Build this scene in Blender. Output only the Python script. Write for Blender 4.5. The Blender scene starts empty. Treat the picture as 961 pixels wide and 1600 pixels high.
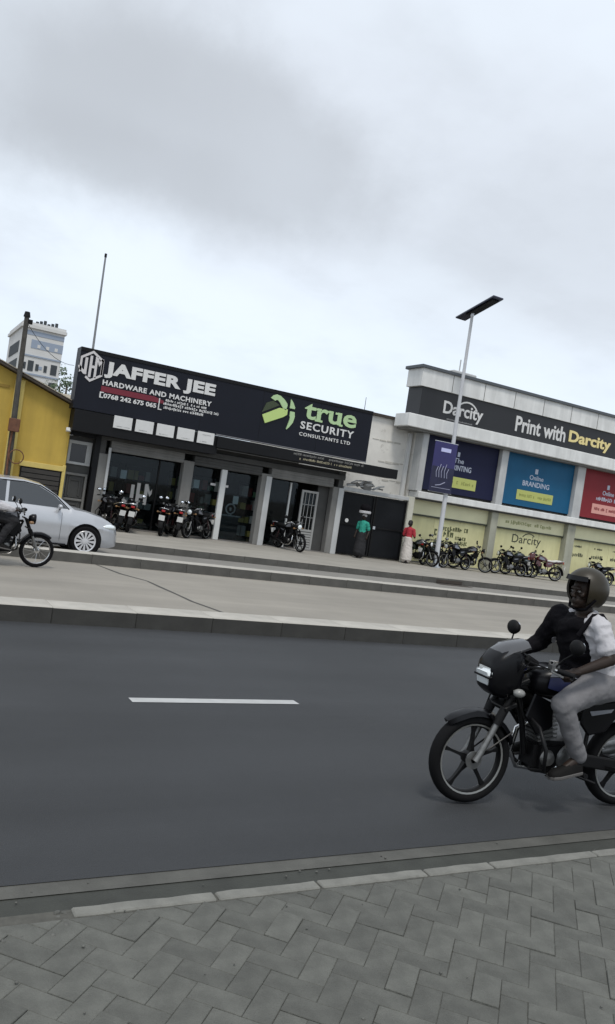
import bpy, bmesh, math, random
from mathutils import Vector, Matrix, noise as mnoise
random.seed(7)
SC = bpy.context.scene
COL = SC.collection
R = math.radians
PI = math.pi
# ------------------------------------------------------------------ camera
YAW, PITCH, ROLL, EYE = R(61.4623), R(-0.495), R(8.5), 1.8
r0 = Vector((math.sin(YAW), -math.cos(YAW), 0)); h0 = Vector((math.cos(YAW), math.sin(YAW), 0)); k0 = Vector((0, 0, 1))
fwd = h0*math.cos(PITCH) + k0*math.sin(PITCH); upl = k0*math.cos(PITCH) - h0*math.sin(PITCH)
cr = r0*math.cos(ROLL) + upl*math.sin(ROLL); cu = upl*math.cos(ROLL) - r0*math.sin(ROLL)
cd = bpy.data.cameras.new('camera'); cam = bpy.data.objects.new('camera', cd); COL.objects.link(cam)
cd.sensor_fit = 'VERTICAL'; cd.sensor_height = 36; cd.sensor_width = 36; cd.lens = 1250/1600*36
cd.clip_start = .05; cd.clip_end = 3000
cam.matrix_world = Matrix(((cr.x, cu.x, -fwd.x, 0), (cr.y, cu.y, -fwd.y, 0), (cr.z, cu.z, -fwd.z, EYE), (0, 0, 0, 1)))
SC.camera = cam
# ------------------------------------------------------------------ light: overcast noon
SUN_EL, SUN_AZ = R(62), R(205)      # azimuth clockwise from +Y
W = bpy.data.worlds.new('World'); SC.world = W; W.use_nodes = True
nt = W.node_tree; N = nt.nodes; LK = nt.links; N.clear()
def wn(t, **kw):
    n = N.new(t)
    for k, v in kw.items(): setattr(n, k, v)
    return n
def wmath(op, a, b=None, clamp=False):
    n = wn('ShaderNodeMath', operation=op); n.use_clamp = clamp
    for i, q in enumerate((a, b)):
        if q is None: continue
        if isinstance(q, (int, float)): n.inputs[i].default_value = q
        else: LK.new(q, n.inputs[i])
    return n.outputs[0]
def wmix(f, a, b):
    n = wn('ShaderNodeMix', data_type='RGBA')
    if isinstance(f, (int, float)): n.inputs[0].default_value = f
    else: LK.new(f, n.inputs[0])
    for i, q in ((6, a), (7, b)):
        if isinstance(q, tuple): n.inputs[i].default_value = (*q, 1)
        else: LK.new(q, n.inputs[i])
    return n.outputs[2]
tc = wn('ShaderNodeTexCoord'); D = tc.outputs['Generated']
sky = wn('ShaderNodeTexSky', sky_type='NISHITA', sun_disc=False, sun_elevation=SUN_EL, sun_rotation=SUN_AZ)
sep = wn('ShaderNodeSeparateXYZ'); LK.new(D, sep.inputs[0])
den = wmath('ADD', wmath('MAXIMUM', sep.outputs[2], 0.0), .22)
cmb = wn('ShaderNodeCombineXYZ')
LK.new(wmath('DIVIDE', sep.outputs[0], den), cmb.inputs[0]); LK.new(wmath('DIVIDE', sep.outputs[1], den), cmb.inputs[1])
def wnoise(scale, detail, rough, off=0.0, src=None):
    n = wn('ShaderNodeTexNoise'); n.inputs['Scale'].default_value = scale; n.inputs['Detail'].default_value = detail; n.inputs['Roughness'].default_value = rough
    m = wn('ShaderNodeVectorMath', operation='ADD'); LK.new(src or cmb.outputs[0], m.inputs[0]); m.inputs[1].default_value = (off, off*.7, off*1.3)
    LK.new(m.outputs[0], n.inputs['Vector']); return n.outputs[0]
def wrange(v, a, b, c=0.0, d=1.0):
    n = wn('ShaderNodeMapRange', interpolation_type='SMOOTHSTEP'); LK.new(v, n.inputs[0])
    for i, q in enumerate((a, b, c, d)): n.inputs[i+1].default_value = q
    return n.outputs[0]
n_big = wnoise(1.3, 5, .5, 3.1); n_mid = wnoise(3.2, 6, .55, 9.4); n_dir = wnoise(4.2, 7, .6, 1.7, D)
HZ, BR, GR = (4.35, 4.98, 5.72), (5.1, 5.53, 6.0), (2.85, 2.98, 3.12)
cloud = wmix(wrange(n_big, .40, .68), BR, (4.55, 4.85, 5.25))
cloud = wmix(wrange(n_mid, .45, .75, 0, .22), cloud, GR)
def bank(c, sr, su, tilt, edge):
    """a heavier patch of the overcast round direction c (an ellipse with a ragged rim)"""
    global cloud
    c = Vector(c).normalized(); rt = c.cross(Vector((0, 0, 1))).normalized(); u = rt.cross(c)
    a = rt*math.cos(tilt) + u*math.sin(tilt); b = u*math.cos(tilt) - rt*math.sin(tilt)
    def dot(v, s):
        m = wn('ShaderNodeVectorMath', operation='DOT_PRODUCT'); LK.new(D, m.inputs[0]); m.inputs[1].default_value = v
        return wmath('DIVIDE', wmath('SUBTRACT', m.outputs['Value'], v.dot(c)), s)
    p, q = dot(a, sr), dot(b, su)
    f = wn('ShaderNodeVectorMath', operation='DOT_PRODUCT'); LK.new(D, f.inputs[0]); f.inputs[1].default_value = c
    r = wmath('SQRT', wmath('ADD', wmath('MULTIPLY', p, p), wmath('MULTIPLY', q, q)))
    r = wmath('ADD', r, wmath('MULTIPLY', wmath('SUBTRACT', n_dir, .5), 1.5))
    m = wmath('MULTIPLY', wrange(r, 1.0+edge, 1.0-edge), wrange(f.outputs['Value'], .3, .6))
    return m
for c, sr, su, tilt, edge, s in (((.27, .885, .385), .22, .095, R(-1), .42, .62), ((.20, .90, .345), .13, .035, R(-1), .5, .30), ((.08, .905, .42), .18, .12, R(10), .7, .45), ((.64, .69, .33), .20, .10, R(10), .9, .28),
                                 ((-.5, .7, .5), .3, .16, R(10), .6, .7), ((.7, -.4, .5), .3, .2, 0, .6, .7), ((-.6, -.6, .5), .35, .15, R(-15), .6, .7), ((.95, .25, .4), .25, .13, 0, .6, .6)):
    cloud = wmix(wmath('MULTIPLY', bank(c, sr, su, tilt, edge), s), cloud, GR)
hz = wrange(sep.outputs[2], .26, .0)
cloud = wmix(wmath('MULTIPLY', hz, .75), cloud, HZ)
allsky = wmix(.90, sky.outputs[0], cloud)
bg = wn('ShaderNodeBackground'); bg.inputs['Strength'].default_value = .15; LK.new(allsky, bg.inputs[0])
wo = wn('ShaderNodeOutputWorld'); LK.new(bg.outputs[0], wo.inputs[0])
sl = bpy.data.lights.new('sun', 'SUN'); sl.energy = 1.5; sl.angle = R(14); sl.color = (1, .96, .9)
so = bpy.data.objects.new('sun', sl); COL.objects.link(so)
sd = Vector((math.sin(SUN_AZ)*math.cos(SUN_EL), math.cos(SUN_AZ)*math.cos(SUN_EL), math.sin(SUN_EL)))
so.rotation_euler = sd.to_track_quat('Z', 'Y').to_euler(); so.location = sd*60
SC.view_settings.view_transform = 'Standard'; SC.view_settings.look = 'None'
SC.view_settings.exposure = 0.30; SC.view_settings.gamma = 1.0; SC.view_settings.use_curve_mapping = False
# ------------------------------------------------------------------ materials
MATS = {}
def mat(name, col, rough=.6, metal=0.0, var=0.0, scale=6.0, bump=0.0, bscale=40.0, coat=0.0, spec=.5, streak=None, emit=0.0, dirt=None):
    if name in MATS: return MATS[name]
    m = bpy.data.materials.new(name); m.use_nodes = True; t = m.node_tree; p = t.nodes['Principled BSDF']
    p.inputs['Base Color'].default_value = (*col, 1); p.inputs['Roughness'].default_value = rough; p.inputs['Metallic'].default_value = metal
    p.inputs['Specular IOR Level'].default_value = spec
    if coat: p.inputs['Coat Weight'].default_value = coat; p.inputs['Coat Roughness'].default_value = .08
    if emit: p.inputs['Emission Color'].default_value = (*col, 1); p.inputs['Emission Strength'].default_value = emit
    tcn = t.nodes.new('ShaderNodeTexCoord')
    def nz(sc, det=5, stretch=None):
        n = t.nodes.new('ShaderNodeTexNoise'); n.inputs['Scale'].default_value = sc; n.inputs['Detail'].default_value = det; n.inputs['Roughness'].default_value = .6
        if stretch:
            mp = t.nodes.new('ShaderNodeMapping'); mp.inputs['Scale'].default_value = stretch; t.links.new(tcn.outputs['Object'], mp.inputs[0]); t.links.new(mp.outputs[0], n.inputs['Vector'])
        else: t.links.new(tcn.outputs['Object'], n.inputs['Vector'])
        return n.outputs[0]
    cur = None
    def mult(fac_out, lo, hi, a=.3, b=.7):
        nonlocal cur
        mr = t.nodes.new('ShaderNodeMapRange'); t.links.new(fac_out, mr.inputs[0])
        for i, q in enumerate((a, b, lo, hi)): mr.inputs[i+1].default_value = q
        mx = t.nodes.new('ShaderNodeMix'); mx.data_type = 'RGBA'; mx.blend_type = 'MULTIPLY'; mx.inputs[0].default_value = 1
        if cur is None: mx.inputs[6].default_value = (*col, 1)
        else: t.links.new(cur, mx.inputs[6])
        t.links.new(mr.outputs[0], mx.inputs[7]); cur = mx.outputs[2]
    if var: mult(nz(scale), 1-var, 1+var*.7)
    if streak: mult(nz(streak[0], 4, streak[1]), 1-streak[2], 1.0)
    if dirt:
        mr = t.nodes.new('ShaderNodeMapRange'); t.links.new(nz(dirt[0], 6), mr.inputs[0]); mr.inputs[1].default_value = dirt[1]; mr.inputs[2].default_value = dirt[1]+.12
        mx = t.nodes.new('ShaderNodeMix'); mx.data_type = 'RGBA'; t.links.new(mr.outputs[0], mx.inputs[0])
        if cur is None: mx.inputs[6].default_value = (*col, 1)
        else: t.links.new(cur, mx.inputs[6])
        mx.inputs[7].default_value = (*dirt[2], 1); cur = mx.outputs[2]
    if cur is not None: t.links.new(cur, p.inputs['Base Color'])
    if bump:
        b = t.nodes.new('ShaderNodeBump'); b.inputs['Strength'].default_value = bump; b.inputs['Distance'].default_value = .01
        t.links.new(nz(bscale, 4), b.inputs['Height']); t.links.new(b.outputs[0], p.inputs['Normal'])
    MATS[name] = m; return m
def pane_mat(name, tint, refl=.12):
    if name in MATS: return MATS[name]
    m = bpy.data.materials.new(name); m.use_nodes = True; t = m.node_tree; t.nodes.clear()
    o = t.nodes.new('ShaderNodeOutputMaterial'); tr = t.nodes.new('ShaderNodeBsdfTransparent'); tr.inputs[0].default_value = (*tint, 1)
    gl = t.nodes.new('ShaderNodeBsdfGlossy'); gl.inputs['Roughness'].default_value = .03; gl.inputs[0].default_value = (.9, .95, 1, 1)
    fr = t.nodes.new('ShaderNodeFresnel'); fr.inputs[0].default_value = 1.28
    mx = t.nodes.new('ShaderNodeMixShader'); t.links.new(fr.outputs[0], mx.inputs[0]); t.links.new(tr.outputs[0], mx.inputs[1]); t.links.new(gl.outputs[0], mx.inputs[2]); t.links.new(mx.outputs[0], o.inputs[0])
    MATS[name] = m; return m
M_ASPH = mat('asphalt', (.0475, .050, .0535), .65, var=.16, scale=.45, bump=.7, bscale=130, spec=.25, streak=(.9, (.06, 1.1, 1), .26), dirt=(2.3, .66, (.056, .057, .057)))
M_CONC = mat('lane concrete', (.275, .254, .218), .8, var=.12, scale=.5, bump=.3, bscale=60, streak=(.8, (.10, 1.6, 1), .22), dirt=(1.1, .62, (.24, .225, .195)))
M_CONC2 = mat('service lane concrete', (.20, .19, .172), .8, var=.12, scale=.8, bump=.2, bscale=60)
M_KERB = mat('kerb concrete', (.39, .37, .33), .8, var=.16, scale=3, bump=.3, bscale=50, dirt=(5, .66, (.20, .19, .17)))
M_KERBF = mat('stained and shaded kerb concrete', (.040, .039, .035), .85, var=.25, scale=3, bump=.3, bscale=50)  # road face: staining, with its shade worked into the dark colour too
M_KERBG = mat('grey kerb concrete', (.17, .168, .15), .85, var=.22, scale=9, bump=.5, bscale=60, dirt=(14, .62, (.12, .12, .105)))
M_GUT = mat('gutter concrete', (.036, .038, .032), .8, var=.25, scale=5, bump=.4, bscale=70)
M_GUT2 = mat('gutter lip', (.078, .077, .068), .8, var=.25, scale=5, bump=.4, bscale=70)
M_WALK = mat('sidewalk paving', (.32, .30, .262), .85, streak=(1.2, (.2, 1.2, 1), .2), dirt=(1.6, .63, (.27, .255, .225)), var=.10, scale=1.2, bump=.2, bscale=40)
M_BED = mat('paver bed', (.075, .073, .063), .95, var=.3, scale=20)
M_LINE = mat('road paint', (.40, .405, .40), .7, var=.12, scale=5, dirt=(18, .66, (.25, .25, .26)))
M_GROUND = mat('bare ground', (.20, .18, .15), .95, var=.2, scale=.3)
M_TAR = mat('tar joint', (.06, .058, .052), .8)
M_NAVY = mat('fascia navy', (.0065, .0080, .0145), .5, var=.15, scale=.8, spec=.22)
M_BLACK = mat('black cladding', (.0065, .0068, .008), .55, var=.2, scale=1.2, spec=.2)
M_WHITE = mat('white lettering', (.62, .62, .61), .5)
M_GREEN = mat('pale green lettering', (.42, .56, .30), .5)
M_GREENW = mat('whitish green lettering', (.40, .56, .30), .5)
M_GOLD = mat('gold lettering', (.74, .62, .28), .5)
M_CRIM = mat('crimson strip', (.15, .008, .022), .5)
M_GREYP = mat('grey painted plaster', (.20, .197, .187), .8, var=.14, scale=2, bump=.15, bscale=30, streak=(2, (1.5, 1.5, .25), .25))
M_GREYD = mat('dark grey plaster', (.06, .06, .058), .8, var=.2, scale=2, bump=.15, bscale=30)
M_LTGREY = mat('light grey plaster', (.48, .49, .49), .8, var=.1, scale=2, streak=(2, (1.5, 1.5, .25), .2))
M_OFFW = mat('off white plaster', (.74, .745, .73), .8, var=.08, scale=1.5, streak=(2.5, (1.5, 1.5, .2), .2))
M_STAINW = mat('stained white plaster', (.72, .70, .65), .85, var=.12, scale=1.3, bump=.3, bscale=20, dirt=(1.7, .60, (.36, .34, .30)))
M_CREAM = mat('cream painted wall', (.68, .65, .36), .7, var=.08, scale=1.5, streak=(2, (1.5, 1.5, .25), .15))
M_CREAM2 = mat('pale cream panel', (.72, .70, .46), .6, var=.06, scale=1.5)
M_YEL = mat('yellow painted wall', (.50, .345, .062), .75, var=.10, scale=1.1, bump=.15, bscale=25, streak=(1.8, (1.5, 1.5, .2), .18))
M_YELP = mat('pale yellow trim', (.55, .43, .13), .75, var=.1, scale=2)
M_ROOF = mat('weathered roof sheet', (.34, .30, .23), .7, var=.2, scale=2)
M_ROOFD = mat('dark roof edge', (.05, .04, .032), .8, var=.2, scale=4)
M_DARK = mat('dark interior', (.035, .034, .032), .8, var=.3, scale=1.5)
M_FLOOR = mat('shop floor tile', (.16, .15, .14), .4)
M_GLASS = pane_mat('shop glass', (.62, .68, .70))
M_TINT = pane_mat('tinted car glass', (.10, .12, .14))
M_ALU = mat('white aluminium', (.55, .56, .55), .45, metal=0.0, var=.05)
M_STEEL = mat('galvanised steel', (.55, .57, .60), .4, metal=.6, var=.1, scale=10)
M_SOLAR = mat('solar panel', (.012, .016, .04), .2, coat=.5)
M_PURP = mat('purple banner', (.026, .024, .115), .6, var=.12, scale=1.2)
M_PNAVY = mat('navy poster', (.010, .012, .040), .55, spec=.2, var=.15, scale=.8)
M_PBLUE = mat('blue poster', (.008, .088, .185), .55, spec=.25, var=.15, scale=.7)
M_PRED = mat('red poster', (.20, .018, .025), .55, spec=.25, var=.12, scale=.8)
M_PTXT = mat('poster print', (.42, .46, .55), .6)
M_BTN = mat('yellow button print', (.42, .45, .13), .6)
M_BTN2 = mat('pink button print', (.62, .30, .26), .6)
M_DPRINT = mat('dark print', (.05, .055, .035), .6)
M_WOOD = mat('weathered wood pole', (.075, .07, .062), .9, var=.3, scale=6, bump=.6, bscale=30, streak=(6, (4, 4, .3), .4))
M_RUST = mat('rusty steel', (.13, .055, .03), .8, var=.3, scale=10)
M_TOWER = mat('pale tower render', (.56, .56, .55), .8, var=.06, scale=.2)
M_TOWERB = mat('tower blue grey band', (.26, .31, .39), .7)
M_TOWERW = mat('tower window', (.06, .068, .075), .7, spec=.1)
M_LEAF = mat('foliage', (.045, .075, .030), .7, var=.4, scale=3)
M_BARK = mat('bark', (.09, .07, .05), .9, var=.3, scale=8)
# vehicles, people
M_TYRE = mat('tyre rubber', (.006, .006, .0065), .85, spec=.15, bump=.2, bscale=90)
M_BLKP = mat('black gloss paint', (.003, .003, .004), .30, coat=.0, spec=.22)
M_BLKM = mat('black satin metal', (.006, .006, .0065), .45, spec=.2, var=.2, scale=20)
M_BLKPL = mat('black plastic', (.006, .006, .0065), .6, spec=.18, bump=.15, bscale=80)
M_RIMLIP = mat('machined rim lip', (.42, .42, .40), .35, metal=.8)
M_CHROME = mat('worn chrome', (.62, .62, .62), .18, metal=1.0)
M_ALLOY = mat('cast alloy', (.20, .20, .195), .45, metal=.8, var=.25, scale=25)
M_SEAT = mat('seat vinyl', (.006, .006, .0065), .5, spec=.2, bump=.2, bscale=60)
M_LENS = mat('headlight glass', (.78, .82, .82), .08, coat=.6, metal=.3)
M_AMBER = mat('amber lens', (.22, .12, .05), .3)
M_REDL = mat('red lens', (.38, .012, .012), .2, coat=.5)
M_PLATE = mat('white number plate', (.66, .66, .64), .5)
M_MIRR = mat('mirror glass', (.82, .85, .9), .04, metal=1.0)
M_SILV = mat('silver decal', (.24, .25, .28), .3, metal=.5)
M_BLUEP = mat('dark blue decal', (.010, .014, .055), .3, coat=.5)
M_REDP = mat('dark red paint', (.07, .008, .009), .25, coat=.6, var=.1)
M_GRNP = mat('dark green paint', (.008, .020, .012), .3, coat=.4)
M_CAR = mat('silver car paint', (.47, .48, .50), .28, metal=.40, coat=.7)
M_WHEELW = mat('silver wheel cover', (.62, .62, .63), .3, metal=.3)
M_SKIN = mat('dark skin', (.022, .0135, .0095), .5, spec=.25, var=.15, scale=14, bump=.1, bscale=90)
M_HELM = mat('olive brown helmet', (.026, .0205, .011), .4, coat=.0, spec=.35, var=.15, scale=6)
M_SHIRT = mat('white cotton', (.46, .45, .465), .85, var=.08, scale=9, bump=.5, bscale=22)
M_VEST = mat('black nylon', (.005, .0045, .006), .85, spec=.1, var=.2, scale=8, bump=.5, bscale=25)
M_TROUS = mat('grey trousers', (.15, .147, .152), .85, var=.12, scale=9, bump=.6, bscale=20)
M_DKTR = mat('dark trousers', (.010, .010, .012), .85, var=.2, scale=9, bump=.6, bscale=20)
M_SHOE = mat('dark shoe', (.008, .0075, .007), .7, spec=.12, var=.2, scale=12)
M_SOLE = mat('pale shoe sole', (.09, .085, .08), .7)
M_TEAL = mat('teal blouse', (.02, .27, .20), .8, var=.12, scale=9, bump=.4, bscale=25)
M_REDT = mat('red shirt', (.36, .022, .035), .8, var=.12, scale=9, bump=.4, bscale=25)
M_WHTR = mat('off white cotton skirt', (.55, .51, .47), .85, var=.08, scale=9, bump=.4, bscale=25)
M_HAIR = mat('black hair', (.010, .009, .009), .7, bump=.5, bscale=120)
M_EYE = mat('eye white', (.16, .15, .14), .5)
M_ACU = mat('beige casing', (.42, .40, .35), .6, var=.1, scale=4)
# ------------------------------------------------------------------ mesh builder
class MB:
    def __init__(s): s.v = []; s.f = []
    def add(s, V, F):
        o = len(s.v); s.v += [Vector(q) for q in V]; s.f += [[i+o for i in f] for f in F]; return s
    def bx(s, x0, x1, y0, y1, z0, z1, rot=None, piv=None):
        V = [Vector((x, y, z)) for z in (z0, z1) for y in (y0, y1) for x in (x0, x1)]
        if rot is not None:
            c = Vector(piv) if piv else Vector(((x0+x1)/2, (y0+y1)/2, (z0+z1)/2)); V = [rot @ (q-c) + c for q in V]
        return s.add(V, [(0, 2, 3, 1), (4, 5, 7, 6), (0, 1, 5, 4), (2, 6, 7, 3), (0, 4, 6, 2), (1, 3, 7, 5)])
    def box(s, c, d, rot=None): return s.bx(c[0]-d[0]/2, c[0]+d[0]/2, c[1]-d[1]/2, c[1]+d[1]/2, c[2]-d[2]/2, c[2]+d[2]/2, rot)
    def loft(s, rings, cap=True, closed=False):
        n = len(rings[0]); V = [p for r in rings for p in r]; F = []
        m = len(rings)
        for i in range(m if closed else m-1):
            for j in range(n):
                a, b = i*n+j, i*n+(j+1) % n; c, d = ((i+1) % m)*n+(j+1) % n, ((i+1) % m)*n+j
                F.append((a, b, c, d))
        if cap and not closed: F += [tuple(range(n))[::-1], tuple((m-1)*n+j for j in range(n))]
        return s.add(V, F)
    def cyl(s, p0, p1, r0, r1=None, n=12): 
        r1 = r0 if r1 is None else r1
        p0, p1 = Vector(p0), Vector(p1); d = (p1-p0).normalized(); a = d.orthogonal().normalized(); b = d.cross(a)
        return s.loft([[p+(a*math.cos(2*PI*j/n)+b*math.sin(2*PI*j/n))*r for j in range(n)] for p, r in ((p0, r0), (p1, r1))])
    def tube(s, pts, r, n=8, closed=False):
        P = [Vector(p) for p in pts]; m = len(P); rings = []; a = None
        rr = r if isinstance(r, (list, tuple)) else [r]*m
        for i in range(m):
            if closed: d = P[(i+1) % m]-P[i-1]
            else: d = P[min(i+1, m-1)]-P[max(i-1, 0)]
            d.normalize()
            a = d.orthogonal().normalized() if a is None else (a-d*a.dot(d)).normalized()
            b = d.cross(a); rings.append([P[i]+(a*math.cos(2*PI*j/n)+b*math.sin(2*PI*j/n))*rr[i] for j in range(n)])
        return s.loft(rings, cap=not closed, closed=closed)
    def lathe(s, prof, c=(0, 0, 0), axis='y', n=24, closed=True):
        """prof: (radius, height along axis); closed loop of profile points"""
        c = Vector(c); rings = []
        for j in range(n):
            t = 2*PI*j/n; ring = []
            for r, h in prof:
                ring.append(c+(Vector((r*math.cos(t), h, r*math.sin(t))) if axis == 'y' else Vector((r*math.cos(t), r*math.sin(t), h)) if axis == 'z' else Vector((h, r*math.cos(t), r*math.sin(t)))))
            rings.append(ring)
        n2 = len(prof); V = [p for r in rings for p in r]; F = []
        for i in range(n):
            for j in range(n2 if closed else n2-1):
                F.append((i*n2+j, i*n2+(j+1) % n2, ((i+1) % n)*n2+(j+1) % n2, ((i+1) % n)*n2+j))
        return s.add(V, F)
    def prism(s, poly, y0, y1, plane='xz'):
        def P(a, b, h): return (a, h, b) if plane == 'xz' else (a, b, h) if plane == 'xy' else (h, a, b)
        n = len(poly); V = [P(a, b, y0) for a, b in poly]+[P(a, b, y1) for a, b in poly]
        return s.add(V, [tuple(range(n)), tuple(range(2*n-1, n-1, -1))]+[(j, (j+1) % n, n+(j+1) % n, n+j) for j in range(n)])
    def ell(s, c, r, rot=None, nu=14, nv=9):
        c = Vector(c); r = r if isinstance(r, (tuple, list)) else (r, r, r); V = []; F = []
        for i in range(1, nv):
            p = PI*i/nv
            for j in range(nu):
                t = 2*PI*j/nu; q = Vector((r[0]*math.sin(p)*math.cos(t), r[1]*math.sin(p)*math.sin(t), r[2]*math.cos(p)))
                V.append(c+(rot @ q if rot is not None else q))
        tq, bq = Vector((0, 0, r[2])), Vector((0, 0, -r[2])); V += [c+(rot @ tq if rot is not None else tq), c+(rot @ bq if rot is not None else bq)]
        k = (nv-1)*nu
        for i in range(nv-2):
            for j in range(nu): F.append((i*nu+j, (i+1)*nu+j, (i+1)*nu+(j+1) % nu, i*nu+(j+1) % nu))
        for j in range(nu): F += [(k, j, (j+1) % nu), (k+1, (nv-2)*nu+(j+1) % nu, (nv-2)*nu+j)]
        return s.add(V, F)
    def cap(s, p0, p1, r0, r1, n=12):
        """tapered capsule"""
        p0, p1 = Vector(p0), Vector(p1); d = (p1-p0); L = d.length; d.normalize(); a = d.orthogonal().normalized(); b = d.cross(a); rings = []
        for t in (-80, -50, -20): rings.append((p0+d*r0*math.sin(R(t)), r0*math.cos(R(t))))
        for k in range(1, 4): rings.append((p0+d*L*k/4, r0+(r1-r0)*k/4))
        for t in (20, 50, 80): rings.append((p1+d*r1*math.sin(R(t)), r1*math.cos(R(t))))
        return s.loft([[p+(a*math.cos(2*PI*j/n)+b*math.sin(2*PI*j/n))*r for j in range(n)] for p, r in rings])
    def chain(s, pts, rs, n=12):
        for i in range(len(pts)-1): s.cap(pts[i], pts[i+1], rs[i], rs[i+1], n)
        return s
    def sect(s, secs, n=16, e=2.4):
        """loft of superellipse sections along x: (x, zc, ry, rz)"""
        rings = []
        for x, zc, ry, rz in secs:
            ring = []
            for j in range(n):
                t = 2*PI*j/n; ct, st = math.cos(t), math.sin(t)
                ring.append((x, ry*abs(ct)**(2/e)*(1 if ct >= 0 else -1), zc+rz*abs(st)**(2/e)*(1 if st >= 0 else -1)))
            rings.append(ring)
        return s.loft(rings)
    def mesh(s, name, mat=None, smooth=0, bevel=0.0, seg=1):
        me = bpy.data.meshes.new(name); me.from_pydata([tuple(q) for q in s.v], [], s.f)
        bm = bmesh.new(); bm.from_mesh(me); bmesh.ops.recalc_face_normals(bm, faces=bm.faces)
        if bevel:
            ed = [e for e in bm.edges if len(e.link_faces) == 2 and e.calc_face_angle(0) > R(35)]
            bmesh.ops.bevel(bm, geom=ed, offset=bevel, segments=seg, affect='EDGES', clamp_overlap=True)
        bm.to_mesh(me); bm.free()
        if smooth:
            me.polygons.foreach_set('use_smooth', [True]*len(me.polygons)); me.set_sharp_from_angle(angle=R(smooth))
        if mat: me.materials.append(mat)
        return me
    def build(s, name, mat=None, parent=None, smooth=0, bevel=0.0, seg=1, loc=None, rot=None):
        return link(name, s.mesh(name, mat, smooth, bevel, seg), parent, loc, rot)
def link(name, me, parent=None, loc=None, rot=None):
    o = bpy.data.objects.new(name, me); COL.objects.link(o)
    if parent: o.parent = parent
    if loc is not None: o.location = loc
    if rot is not None: o.rotation_euler = rot
    return o
def thing(name, label, cat, loc=(0, 0, 0), rz=0.0, group=None):
    o = bpy.data.objects.new(name, None); COL.objects.link(o); o.location = loc; o.rotation_euler = (0, 0, rz); o.empty_display_size = .3
    return tag(o, label, cat, group)
def tag(o, label, cat, group=None):
    o['label'] = label; o['category'] = cat
    if group: o['group'] = group
    return o
def struct(o, kind='structure'): o['kind'] = kind; return o
def copy_tree(o, parent=None):
    c = o.copy(); COL.objects.link(c)
    if parent: c.parent = parent
    for ch in o.children: copy_tree(ch, c)
    return c
def remesh(mb, name, mat, voxel, parent=None, smooth_it=4, fold=0.0, ff=9.0):
    """fuse overlapping closed shapes into one continuous skin"""
    o = mb.build(name, None); md = o.modifiers.new('r', 'REMESH'); md.mode = 'VOXEL'; md.voxel_size = voxel; md.use_smooth_shade = True
    sm = o.modifiers.new('s', 'SMOOTH'); sm.iterations = smooth_it; sm.factor = .5
    dg = bpy.context.evaluated_depsgraph_get(); me = bpy.data.meshes.new_from_object(o.evaluated_get(dg)); me.name = name
    old = o.data; o.modifiers.clear(); o.data = me; bpy.data.meshes.remove(old)
    me.materials.clear(); me.materials.append(mat); me.polygons.foreach_set('use_smooth', [True]*len(me.polygons))
    if fold:        # cloth creases: ridged noise pushed along the normals
        N_ = [v.normal.copy() for v in me.vertices]
        for v, n in zip(me.vertices, N_):
            q = v.co*ff; a = mnoise.noise(Vector((q.x+q.z*.5, q.y, q.z*1.5+q.x*.4))); b = mnoise.noise(Vector((q.x*2.1+7, q.y*2.1-q.z, q.z*2.4)))
            v.co += n*fold*((1-abs(a)*2.6)*.8+(1-abs(b)*2.6)*.45-.35)
        me.update()
    if parent: o.parent = parent
    return o
def word(txt, x0, x1, z0, z1, y, mat, parent, bold=.02, depth=.02, name='lettering', shear=0.0, spacing=1.0):
    """raised lettering that fills the rectangle x0..x1, z0..z1 of a wall facing -y"""
    cu_ = bpy.data.curves.new('t', 'FONT'); cu_.body = txt; cu_.size = 1; cu_.offset = bold; cu_.extrude = .05; cu_.shear = shear; cu_.resolution_u = 3; cu_.space_character = spacing
    o = bpy.data.objects.new('t', cu_); COL.objects.link(o); dg = bpy.context.evaluated_depsgraph_get()
    me = bpy.data.meshes.new_from_object(o.evaluated_get(dg)); bpy.data.objects.remove(o); bpy.data.curves.remove(cu_)
    xs = [v.co.x for v in me.vertices]; ys = [v.co.y for v in me.vertices]; a, b, c, d = min(xs), max(xs), min(ys), max(ys)
    for v in me.vertices:
        q = v.co.copy(); v.co = (x0+(q.x-a)/(b-a)*(x1-x0), y-depth/2-q.z/.05*depth/2, z0+(q.y-c)/(d-c)*(z1-z0))
    me.name = name; me.materials.clear(); me.materials.append(mat); me.flip_normals()
    return link(name, me, parent)
def scribble(x0, x1, z0, z1, y, mat, parent, gaps=(), name='small_print', seed=0, depth=.012):
    """print too small to read: a row of little strokes"""
    rn = random.Random(seed); mb = MB(); x = x0; h = z1-z0
    while x < x1:
        w = rn.uniform(.35, .75)*h
        if rn.random() < .16: x += h*.6; continue
        a = z0 if rn.random() < .85 else z0-h*.2; b = z1-(h*.25 if rn.random() < .5 else 0)
        k = rn.random()
        if k < .4: mb.bx(x, x+w*.35, y-depth, y, a, b); mb.bx(x+w*.55, x+w*.9, y-depth, y, a, b); mb.bx(x+w*.35, x+w*.55, y-depth, y, (a+b)/2, b)
        elif k < .7: mb.bx(x, x+w*.85, y-depth, y, a, a+h*.28); mb.bx(x, x+w*.85, y-depth, y, b-h*.28, b); mb.bx(x, x+w*.35, y-depth, y, a+h*.28, b-h*.28)
        else: mb.bx(x, x+w*.4, y-depth, y, a, b); mb.bx(x+w*.4, x+w*.9, y-depth, y, a+h*.3, a+h*.62)
        x += w+h*.16
    return mb.build(name, mat, parent)
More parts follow.
